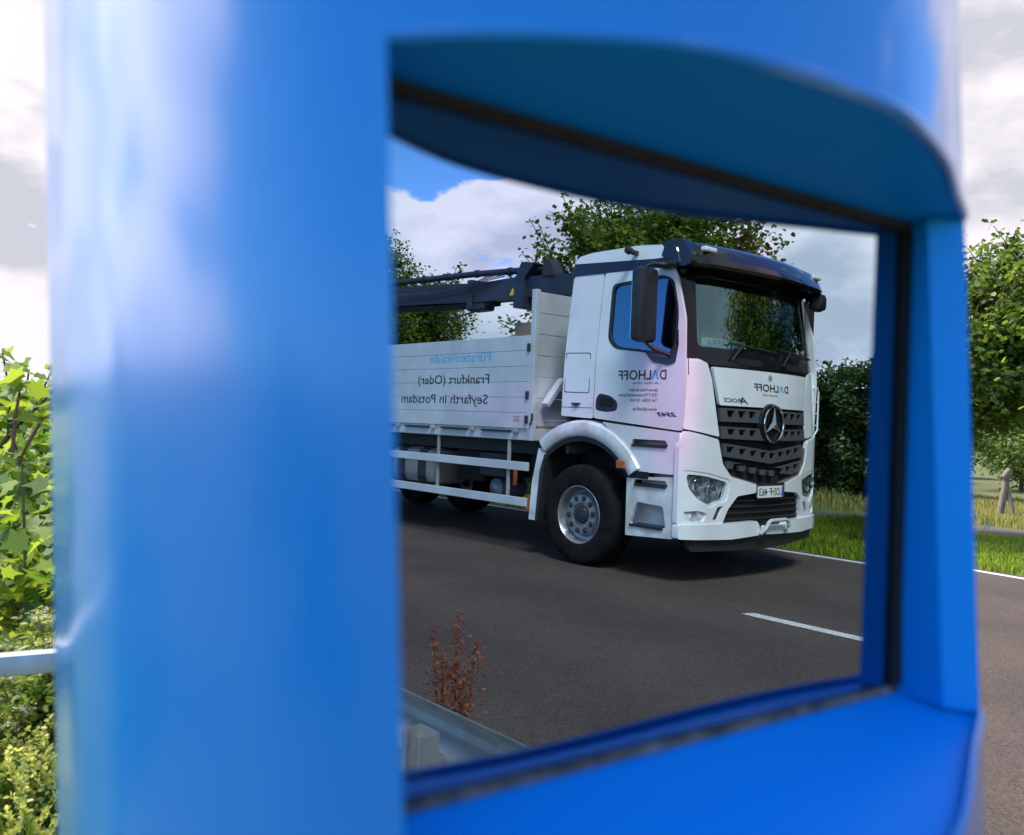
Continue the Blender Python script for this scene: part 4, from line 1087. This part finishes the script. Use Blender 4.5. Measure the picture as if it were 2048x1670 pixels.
for k in range(4):
    z = 3.30 + k * 0.022
    tube(bm, [T(-5.6, 1.12, z - 0.02), T(-4.2, 1.11, z - 0.05), T(-3.4, 1.10, z - 0.03), T(-3.1, 1.10, z + 0.03), T(-2.9, 1.12, z + 0.09), T(-2.6, 1.15, z + 0.12)], 0.008, 5)
tube(bm, [T(-3.2, 1.2, 3.0), T(-3.8, 1.2, 2.93), T(-4.6, 1.2, 2.90), T(-5.5, 1.2, 2.95)], 0.012, 5)
link_bm('hoses', bm, M_black, cr2)
b = panel([(-2.50, 3.15), (-2.37, 3.15), (-2.435, 3.25)], [], lambda X, Z, d: T(X, 1.165 + d, Z), 0.004); link_bm('warning_sticker', b, M_yellow, cr2)
bm = bmesh.new(); tbox(bm, -0.66, -0.34, 1.02, 1.50, 1.10, 3.30, 0.03); link_bm('crane_column', bm, M_navy, cr2)

# ------------------------------------------------------------ vegetation
LEAF5 = np.array([(0, 0), (0.16, 0.06), (0.42, 0.02), (0.30, 0.24), (0.52, 0.46), (0.24, 0.52), (0.14, 0.62), (0.0, 1.0), (-0.14, 0.62), (-0.24, 0.52), (-0.52, 0.46), (-0.30, 0.24), (-0.42, 0.02), (-0.16, 0.06)])
LEAF3 = np.array([(0, 0), (0.36, 0.12), (0.24, 0.40), (0.40, 0.62), (0.0, 1.0), (-0.40, 0.62), (-0.24, 0.40), (-0.36, 0.12)])
LEAFO = np.array([(0, 0), (0.24, 0.3), (0.22, 0.65), (0.0, 1.0), (-0.22, 0.65), (-0.24, 0.3)])
def leaves(name, P, size, shape, m, parent=None, tilt=0.9, droop=0.25, fold=0.12, up=None):
    """P (n,3) leaf base points, one polygon each."""
    n = len(P)
    sz = size * rng.uniform(0.6, 1.25, n)
    az = rng.uniform(0, 2 * PI, n)
    nz = rng.normal(0, 1, (n, 3)); nz[:, 2] = np.abs(nz[:, 2]) * 0.8 + tilt
    nz /= np.linalg.norm(nz, axis=1)[:, None]
    t = np.stack([np.cos(az), np.sin(az), -droop + rng.normal(0, 0.25, n)], 1)
    t -= nz * (t * nz).sum(1)[:, None]; t /= np.linalg.norm(t, axis=1)[:, None]
    s = np.cross(t, nz)
    k = len(shape)
    V = P[:, None, :] + (shape[None, :, 0, None] * s[:, None, :] + shape[None, :, 1, None] * t[:, None, :] + (np.abs(shape[None, :, 0, None]) * fold - (shape[None, :, 1, None] ** 2) * 0.18) * nz[:, None, :]) * sz[:, None, None]
    F = np.arange(n * k).reshape(n, k)
    return np_mesh(name, V.reshape(-1, 3), F, m, parent, rng.uniform(0, 1, n) ** 1.3)

def limb_tree(root, height, crown_c, crown_r, nclump, nleaf, lsize, m_leaf, shape=LEAF3, trunk_r=0.12, clump_r=0.42, seed=1, spray=0.25, stem_h=1.5, flat=0.8, names=('trunk', 'crown')):
    global rng
    keep = rng; rng = np.random.default_rng(seed)
    bm = bmesh.new()
    top = Vector((crown_c[0], crown_c[1], crown_c[2] + crown_r[2] * 0.55))
    pts = [Vector((0, 0, 0)), Vector((0.02, 0.0, stem_h * 0.5)), Vector((crown_c[0] * 0.4, crown_c[1] * 0.4, stem_h)), Vector((crown_c[0] * 0.8, crown_c[1] * 0.8, crown_c[2])), top]
    tube(bm, pts, [trunk_r * 1.25, trunk_r, trunk_r * 0.85, trunk_r * 0.5, trunk_r * 0.15], 9)
    L_ = []
    for i in range(nclump):
        d_ = rng.normal(0, 1, 3); d_ /= np.linalg.norm(d_)
        rr = rng.uniform(0.35, 1.0) ** 0.55 * (1 + 0.16 * math.sin(d_[0] * 5 + seed) + 0.12 * math.sin(d_[1] * 7 + 2 * seed))
        if d_[2] < -0.4: rr *= 0.8
        c = np.array(crown_c) + d_ * np.array(crown_r) * rr
        t = rng.uniform(0.1, 0.85)
        a = pts[2].lerp(top, t)
        if a.z > c[2]: a = pts[2].lerp(top, t * 0.3)
        mid = a.lerp(Vector(c), 0.55) + Vector((0, 0, 0.12))
        tube(bm, [a, mid, Vector(c)], [trunk_r * 0.34, trunk_r * 0.2, 0.014], 5, False)
        cr = clump_r * rng.uniform(0.55, 1.35)
        nl = int(nleaf * (cr / clump_r) ** 1.6)
        q = rng.normal(0, 1, (nl, 3)) * np.array([1, 1, flat]) * cr * 0.55
        L_.append(c + q)
        # sprays of leaves along twigs that stick out
        for s_ in range(3):
            o = d_ + rng.normal(0, 0.45, 3); o /= np.linalg.norm(o); o[2] += 0.2
            ln = cr * rng.uniform(0.6, 1.2) + spray
            tt = np.linspace(0.2, 1, 10)
            pl = c + o * ln * tt[:, None] + rng.normal(0, 0.05, (10, 3))
            L_.append(pl); L_.append(pl[4:] + rng.normal(0, 0.06, (6, 3)))
            tube(bm, [Vector(c), Vector(c + o * ln)], [0.013, 0.006], 4, False)
    link_bm(names[0], bm, M_bark, root)
    o = leaves(names[1], np.concatenate(L_), lsize, shape, m_leaf, root)
    rng = keep
    return o

def tree(u, v, label, seed, h=5.6, rx=2.3, group='young roadside trees beyond the road', **k):
    t = tag(empty('maple_tree', UV(u, v, 0)), label, 'tree', group)
    zc = k.pop('zc', h * 0.60); rz = k.pop('rz', h * 0.40)
    limb_tree(t, h, (0.1, 0.05, zc), (rx, rx, rz), k.pop('n', 120), k.pop('nl', 330), 0.092, M_tleaf, seed=seed, **k)
    return t
tree(8.6, 12.0, 'bright green young maple beside the orchard meadow, seen past the column', 3, h=4.6, rx=2.1, zc=2.95, rz=1.35, n=140, nl=300)
tree(-9.2, 11.9, 'dark leafy maple mirrored behind the truck cab', 5, h=5.9, rx=2.25, zc=3.3, rz=2.5, n=150)
tree(-18.8, 11.9, 'dark leafy maple mirrored behind the load bed and crane, beside the window edge', 8, h=6.0, rx=2.4, n=150)
tree(-2.1, 11.9, 'maple of which the window mirrors only a few outer twigs beside its jamb', 13, h=5.4, rx=2.1)
tree(16.0, 12.0, 'maple beyond the road, second in the row past the blue column', 21, h=5.6, rx=2.2, n=60, nl=150)

# hedge beyond the cycle path (seen in the pane)
hd = tag(empty('tall_hedge', UV(-12, 18.4)), 'tall dense dark green hedge beyond the cycle path, mirrored beside the truck front', 'hedge')
n = 90000
uu = rng.uniform(-11, 9.5, n); side = rng.random(n)
topz = 2.75 + 0.22 * np.sin(uu * 1.9) + 0.15 * np.sin(uu * 4.3 + 1) + 0.1 * np.sin(uu * 9.1)
frontv = 17.3 - 18.4 + 0.22 * np.sin(uu * 2.7) + 0.14 * np.sin(uu * 6.1 + 2)
zz_ = rng.uniform(0.05, 1, n) * topz
dep = np.abs(rng.normal(0, 0.22, n)) + 0.12 * np.sin(zz_ * 6 + uu * 3)
istop = side < 0.25
vv_ = np.where(istop, rng.uniform(-1.0, 1.0, n), frontv + dep)
zz_ = np.where(istop, topz + rng.normal(0, 0.12, n), zz_)
P = np.array([list(UV(0, 0, 0))]) + uu[:, None] * np.array(D) + vv_[:, None] * np.array(RT) + zz_[:, None] * np.array([0, 0, 1.0])
leaves('foliage', P, 0.11, LEAFO, M_hleaf, hd, tilt=0.4)
bm = bmesh.new()
for i in range(24):
    uu0 = -10.8 + i * 0.87; p = UV(uu0, 0.1)
    tube(bm, [p, p + Vector((0.05, 0, 1.2)), p + Vector((0, 0.05, 2.5))], [0.05, 0.04, 0.015], 6)
vs = box(bm, -10.8, 9.3, -0.6, 0.8, 0.1, 2.45)  # solid near-black block, stands for the shade inside the hedge
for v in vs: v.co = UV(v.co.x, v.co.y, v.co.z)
link_bm('stems_and_shade_core', bm, mat('stem_and_core_shade', (0.012, 0.022, 0.008), 0.95), hd)
# orchard beyond the meadow in the direct view
k_ = 0
oseeds = [(16.0, 20.6), (13.0, 21.6), (20.5, 22.5), (25, 23), (17.5, 27.5), (12.6, 28.5), (22.5, 28), (10.4, 23.6), (28, 28.5), (19, 33), (25, 34), (14, 34), (9.5, 28.5), (32, 34)]
olabels = ['rounded green orchard tree directly beside the wooden trestle', 'green orchard tree behind the dry grass, between column and trestle', 'green orchard tree hidden behind the blue column']
protoO = None
for i, (u, v) in enumerate(oseeds):
    if protoO is None:
        t = tag(empty('orchard_tree', UV(u, v)), olabels[0], 'tree', 'orchard trees beyond the meadow')
        limb_tree(t, 2.9, (0, 0, 1.45), (1.75, 1.75, 1.15), 95, 130, 0.10, M_oleaf, shape=LEAFO, trunk_r=0.06, clump_r=0.34, seed=31, spray=0.1, stem_h=0.6)
        protoO = t
    else:
        t = copy_tree(protoO); t.location = UV(u, v, 0); t.rotation_euler = (0, 0, i * 1.7); s = 0.85 + 0.3 * ((i * 37) % 10) / 10
        t.scale = (s, s, s * (1.0 + 0.1 * (i % 3)))
        t['label'] = olabels[i] if i < 3 else 'orchard tree of the rows behind the dry grass meadow'
# wooden trestle of the orchard
def px_dir(px, py):
    return (fw + cr * ((px - 1024) / FPX) - cu * ((py - 835) / FPX))
def at_depth(px, py, dep): return Vector((0, 0, H)) + px_dir(px, py) * dep
tw = tag(empty('wooden_trestle', at_depth(2012, 1025, 17.6)), 'weathered wooden trestle of two leaning posts in the dry grass by the orchard', 'trestle')
o_ = tw.location.copy(); tw.location.z = 0; o_.z = 0
bm = bmesh.new(); a = at_depth(1997, 1032, 17.6) - o_; b = at_depth(2016, 944, 17.6) - o_
tube(bm, [Vector((a.x, a.y, -0.1)), b], [0.07, 0.062], 10); link_bm('post', bm, M_wood, tw)
bm = bmesh.new(); a = at_depth(2030, 1035, 17.4) - o_; b = at_depth(2012, 958, 17.65) - o_
tube(bm, [Vector((a.x, a.y, -0.1)), b], [0.045, 0.045], 10); link_bm('brace', bm, M_wood, tw)
bm = bmesh.new(); a = at_depth(2006, 956, 17.55) - o_; b = at_depth(2020, 940, 17.55) - o_
tube(bm, [a, b], 0.062, 10); link_bm('cap', bm, M_wood, tw)
# far woodland and a far building on the rise
n = 9000
P = []
for k in range(110):
    ang = -0.9 + k * 0.036; r = 190 + 45 * math.sin(k * 0.23) + rng.uniform(-8, 8); u, v = r * math.cos(ang), r * math.sin(ang)
    base = np.array(UV(u, v, gz(u, v)))
    q = rng.normal(0, 1, (260, 3)) * np.array([3.6, 3.6, 1.5]) + np.array([0, 0, 1.6]); P.append(base + q)
wl = leaves('far_woodland', np.concatenate(P), 1.5, LEAFO, mat('far_foliage', (0.10, 0.15, 0.09), 0.8, noise=(0.05, 1, (0.14, 0.19, 0.10))), None, tilt=0.6)
wl['kind'] = 'stuff'; wl['label'] = 'distant line of trees on the rise'; wl['category'] = 'woodland'
fb = tag(empty('far_building', at_depth(2040, 862, 420)), 'tiny red roofed building on the distant rise', 'building')
bm = bmesh.new(); box(bm, -7, 7, -4, 4, -4, 3); link_bm('wall', bm, M_brick, fb)
bm = bmesh.new()
v = [bm.verts.new(p) for p in ((-7.5, -4.5, 3.01), (7.5, -4.5, 3.01), (7.5, 4.5, 3.01), (-7.5, 4.5, 3.01), (-7.5, 0, 6), (7.5, 0, 6))]
for f in ((0, 1, 5, 4), (2, 3, 4, 5), (0, 4, 3), (1, 2, 5), (3, 2, 1, 0)): bm.faces.new([v[i] for i in f])
link_bm('roof', bm, M_roof, fb)
for x in (-4.5, -1.5, 1.5, 4.5):
    bm = bmesh.new(); box(bm, x - 0.6, x + 0.6, -4.05, -4.01, 0, 1.6); link_bm('window', bm, M_gloss, fb)

# grasses
def blades(name, n, ur, vr, hmin, hmax, m, label, wid=0.006, lean=0.35, dens=None, cat='grass', zoff=0.0, patch=1.0):
    u = rng.uniform(*ur, n); v = rng.uniform(*vr, n)
    f = np.sin(u * 2.3 * patch) * np.sin(v * 3.1 * patch + 1) + 0.6 * np.sin(u * 5.7 + v * 4.1)
    keep_ = rng.random(n) < (0.55 + 0.35 * f); u, v, f = u[keep_], v[keep_], f[keep_]; n = len(u)
    h = rng.uniform(hmin, hmax, n) * (0.85 + 0.25 * f)
    P = u[:, None] * np.array(D) + v[:, None] * np.array(RT) + np.array([0, 0, zoff])
    az = rng.uniform(0, 2 * PI, n); s = np.stack([np.cos(az), np.sin(az), np.zeros(n)], 1) * wid * rng.uniform(0.6, 1.5, n)[:, None]
    la = rng.uniform(0, 2 * PI, n); ll = np.abs(rng.normal(0, lean, n)) * h
    ld = np.stack([np.cos(la) * ll, np.sin(la) * ll, h], 1)
    mid = P + ld * np.array([0.35, 0.35, 0.6])
    V = np.stack([P - s, P + s, mid + s * 0.7, P + ld, mid - s * 0.7], 1)
    o = np_mesh(name, V.reshape(-1, 3), np.arange(n * 5).reshape(n, 5), m, None, rng.uniform(0, 1, n))
    o['kind'] = 'stuff'; o['label'] = label; o['category'] = cat
    return o
blades('verge_grass', 110000, (-14, -1), (9.6, 13.4), 0.05, 0.17, M_grass, 'short green grass of the verge between road and cycle path, mirrored by the truck bumper', 0.010)
blades('verge_grass', 90000, (4, 18), (9.6, 13.2), 0.04, 0.13, M_grass, 'bright green verge grass beyond the road, in direct view', 0.010)
blades('dry_grass', 90000, (6.5, 20), (14.9, 22), 0.06, 0.21, M_dry, 'tall dry straw coloured meadow grass beyond the cycle path', 0.012, 0.2)
blades('dry_grass', 14000, (-12, 9), (15.4, 17.2), 0.10, 0.35, M_dry, 'dry grass along the foot of the hedge', 0.012, 0.3)
blades('near_verge_grass', 60000, (2.4, 6.0), (-3.2, 1.8), 0.10, 0.38, M_grass, 'green grass under the cow parsley', 0.005, 0.4)
blades('near_verge_grass', 20000, (-6, 2.2), (-3.0, 1.9), 0.05, 0.14, M_grass, 'short grass around the foot of the column', 0.004, 0.4)
# chicory flowers in the far verge
fl = tag(empty('chicory', UV(8.35, 10.9)), 'small pale blue chicory flowers in the bright green verge', 'flowers')
P = []
bm = bmesh.new()
for k in range(26):
    p = Vector((rng.normal(0, 0.45), rng.normal(0, 0.45), rng.uniform(0.3, 0.55))); P.append(np.array(p)[None, :] + rng.normal(0, 0.015, (6, 3)))
    tube(bm, [Vector((p.x * 0.8, p.y * 0.8, 0)), p], 0.004, 4, False)
leaves('blossom', np.concatenate(P), 0.045, LEAFO, M_cicory, fl); link_bm('stem', bm, M_twig, fl)

# sycamore shrub to the left of the column, right behind the rail
sh = tag(empty('sycamore_shrub', (-2.05, 3.85, 0)), 'leafy green large leaved sycamore shrub behind the steel rail', 'shrub')
bm = bmesh.new(); bmr = bmesh.new(); P = []
r2 = np.random.default_rng(5)
for i in range(46):
    bx, by = r2.uniform(-1.7, 1.5), r2.uniform(-0.55, 0.9)
    topz = 1.30 + 0.16 * math.sin(bx * 3) + r2.uniform(-0.35, 0.12)
    base = Vector((bx * 0.55, by * 0.5, 0)); tip = Vector((bx, by, topz)); mid = base.lerp(tip, 0.5) + Vector((r2.normal(0, .08), r2.normal(0, .08), 0))
    tube(bm if i % 3 else bmr, [base, mid, tip], [0.014, 0.010, 0.004], 5, False)
    for t in np.linspace(0.12, 1.0, 32):
        c = base.lerp(mid, t * 2) if t < 0.5 else mid.lerp(tip, t * 2 - 1)
        for s_ in range(3):
            P.append([c.x + r2.normal(0, 0.11), c.y + r2.normal(0, 0.11), c.z + r2.normal(0, 0.05)])
# two leaders that stand above the mass
def dirpt(px, py, dep, org): return at_depth(px, py, dep) - org
oshr = Vector((-2.05, 3.85, 0))
for (path, lv) in [([(25, 905), (30, 840), (42, 765)], [(42, 765), (36, 752), (48, 748), (30, 772), (55, 775), (38, 790), (52, 790), (25, 800), (60, 800)]),
                   ([(35, 930), (60, 880), (95, 820), (104, 806)], [(104, 806), (98, 812), (88, 812), (110, 818), (80, 835), (100, 830)])]:
    pts = [dirpt(x, y, 3.25, oshr) for x, y in path]
    tube(bmr, pts, [0.008] * (len(pts) - 1) + [0.003], 5, False)
    for x, y in lv:
        c = dirpt(x, y, 3.25 + r2.uniform(-0.06, 0.06), oshr); P.append([c.x, c.y, c.z])
link_bm('stem', bm, M_twig, sh); link_bm('red_stem', bmr, M_redtwig, sh)
leaves('foliage', np.array(P), 0.105, LEAF5, M_sleaf, sh, tilt=0.9, droop=0.35)
# darker bushes farther back behind it and behind the camera on the field side
for i, (x, y, lab) in enumerate([(-3.6, 5.6, 'taller bush behind the sycamore shrub'), (-5.0, 1.5, 'bush on the field side level with the column'), (-4.2, -2.8, 'bush on the field side behind the camera')]):
    t = tag(empty('field_bush', (x, y, 0)), lab, 'bush', 'bushes on the field side')
    limb_tree(t, 1.6, (0, 0, 0.85), (1.3, 1.3, 0.62), 40, 60, 0.09, M_sleaf, shape=LEAF3, trunk_r=0.03, clump_r=0.3, seed=50 + i, spray=0.1, stem_h=0.3, names=('stem', 'foliage'))

# cow parsley in front of the shrub
def parsley(seed):
    r3 = np.random.default_rng(seed)
    t = empty('cow_parsley')
    bm = bmesh.new(); W = []; G = []; Fr = []
    for s_ in range(5):
        tip = Vector((r3.normal(0, 0.15), r3.normal(0, 0.15), r3.uniform(0.35, 0.72)))
        tube(bm, [Vector((0, 0, 0)), tip * 0.5 + Vector((0.02, 0, 0.02)), tip * 0.8, tip], [0.005, 0.004, 0.003, 0.002], 5, False)
        for b_ in range(4):
            hub = tip + Vector((r3.normal(0, 0.07), r3.normal(0, 0.07), r3.normal(0, 0.04)))
            tube(bm, [tip * 0.85, hub - Vector((0, 0, 0.04))], 0.0016, 4, False)
            for a in range(11):
                q = hub + Vector((r3.normal(0, 0.022), r3.normal(0, 0.022), r3.normal(0, 0.006)))
                tube(bm, [hub - Vector((0, 0, 0.04)), q], 0.0008, 3, False)
                (W if r3.random() < 0.4 else G).append(np.array(q)[None, :] + r3.normal(0, 0.005, (9, 3)))
        for a in range(8):
            c = tip * r3.uniform(0.2, 0.85)
            o = Vector((r3.normal(0, 1), r3.normal(0, 1), 0.35)).normalized()
            for k in range(34): 
                q = c + o * 0.006 * k; Fr.append(np.array(q)[None, :] + r3.normal(0, 0.012 + 0.0006 * k, (2, 3)))
    link_bm('stem', bm, M_twig, t)
    leaves('blossom', np.concatenate(W), 0.009, LEAFO, M_umbel, t); leaves('seed_head', np.concatenate(G), 0.009, LEAFO, M_umgreen, t)
    leaves('foliage', np.concatenate(Fr), 0.034, LEAFO, M_fern, t)
    return t
pp = parsley(1)
cps = [(40, 2.95), (95, 2.92), (128, 3.02), (5, 3.05), (70, 3.2), (150, 3.2), (-60, 3.0), (210, 3.1), (300, 3.2)]
for i, (px, dep) in enumerate(cps):
    t = pp if i == 0 else copy_tree(pp)
    q = at_depth(px, 1500, dep); t.location = (q.x, q.y, 0); t.rotation_euler = (0, 0, i * 2.1)
    s = 1.0 + 0.12 * math.sin(i * 2.3); t.scale = (s, s, s)
    tag(t, None, 'cow parsley', 'cow parsley under the rail')
    t['label'] = ['cow parsley with white umbels under the middle of the visible rail', 'cow parsley with white umbels right against the column edge', 'cow parsley partly hidden behind the edge of the blue column', 'cow parsley with the fewest umbels in view, under the rail', 'cow parsley standing behind its neighbours, close against the shrub'][i] if i < 5 else 'cow parsley hidden from view beyond the rail'
# seeding grass stalks, bottom left
gs = tag(empty('rye_grass', tuple(at_depth(80, 1640, 2.85).xy) + (0,)), 'yellow green seeding rye grass stalks beside the foot of the column', 'grass', kind='stuff')
r4 = np.random.default_rng(9); Pv = []; bm = bmesh.new()
for k in range(420):
    b_ = Vector((r4.uniform(-0.35, 0.22), r4.uniform(-0.22, 0.25), 0)); hh = r4.uniform(0.18, 0.50)
    lean = Vector((r4.normal(-0.02, 0.12), r4.normal(0, 0.1), 0))
    pts = [b_, b_ + lean * 0.4 + Vector((0, 0, hh * 0.6)), b_ + lean * 1.2 + Vector((0, 0, hh))]
    tube(bm, pts, [0.0018, 0.0014, 0.0008], 4, False)
    for t in np.linspace(0.35, 1, 14):
        c = pts[1].lerp(pts[2], (t - 0.35) / 0.65); Pv.append(np.array(c)[None, :] + r4.normal(0, 0.003, (3, 3)))
link_bm('stalk', bm, mat('rye_stalk', (0.42, 0.42, 0.10), 0.6), gs)
leaves('seed', np.concatenate(Pv), 0.019, LEAFO, leafmat('rye_seed', (0.50, 0.55, 0.08), (0.7, 0.66, 0.22), 0.4), gs, tilt=0.0, droop=-0.9)
# red dock growing between barrier and road
def mirror_pt(px, py, z):
    """where the ray through this photo pixel, bounced off the pane, meets height z (used once, to plant the dock where it grows)"""
    v = px_dir(px, py); o = Vector((0, 0, H)); k = (MQ - o).dot(MN) / v.dot(MN); p = o + v * k
    v2 = v - 2 * v.dot(MN) * MN
    return p + v2 * ((z - p.z) / v2.z)
dk0 = mirror_pt(905, 1430, 0.42)
dk = tag(empty('dock_plant', (dk0.x, dk0.y, 0)), 'rusty red seeding dock between crash barrier and road, mirrored low in the window', 'dock plant')
r5 = np.random.default_rng(3); bm = bmesh.new(); P = []
E2 = (-RT * 0.0 + D).normalized()
for (off_u, hh, dens) in [(-0.055, 0.68, 1.3), (-0.075, 0.60, 1.2), (0.025, 0.78, 1.4), (0.045, 0.70, 1.4), (0.0, 0.62, 1.0), (0.06, 0.60, 1.0)]:
    b_ = Vector((0, 0, 0)); tip = E2 * off_u * 1.6 + Vector((r5.normal(0, .02), r5.normal(0, .02), hh))
    tube(bm, [b_, tip * 0.5 + E2 * off_u * 0.3, tip], [0.006, 0.005, 0.002], 5, False)
    for q_ in range(5):
        c = tip * (0.5 + 0.08 * q_); tube(bm, [c, c + Vector((r5.normal(0, .03), r5.normal(0, .03), 0.10))], [0.003, 0.001], 4, False)
    for t in np.linspace(0.55, 1, 46):
        c = tip * t; wv = 0.046 * math.sin(min(1, (1 - t) / 0.4 + 0.12) * PI * 0.6)
        P.append(np.array(c)[None, :] + r5.normal(0, 1, (int(4.5 * dens), 3)) * np.array([wv, wv, 0.012]) * 0.6)
link_bm('stem', bm, M_redtwig, dk); leaves('seed_head', np.concatenate(P), 0.014, LEAFO, M_dock, dk, tilt=0.1)
P = r5.normal(0, 0.06, (26, 3)); P[:, 2] = np.abs(P[:, 2])
leaves('foliage', P, 0.2, LEAFO, M_grass, dk, tilt=0.2)
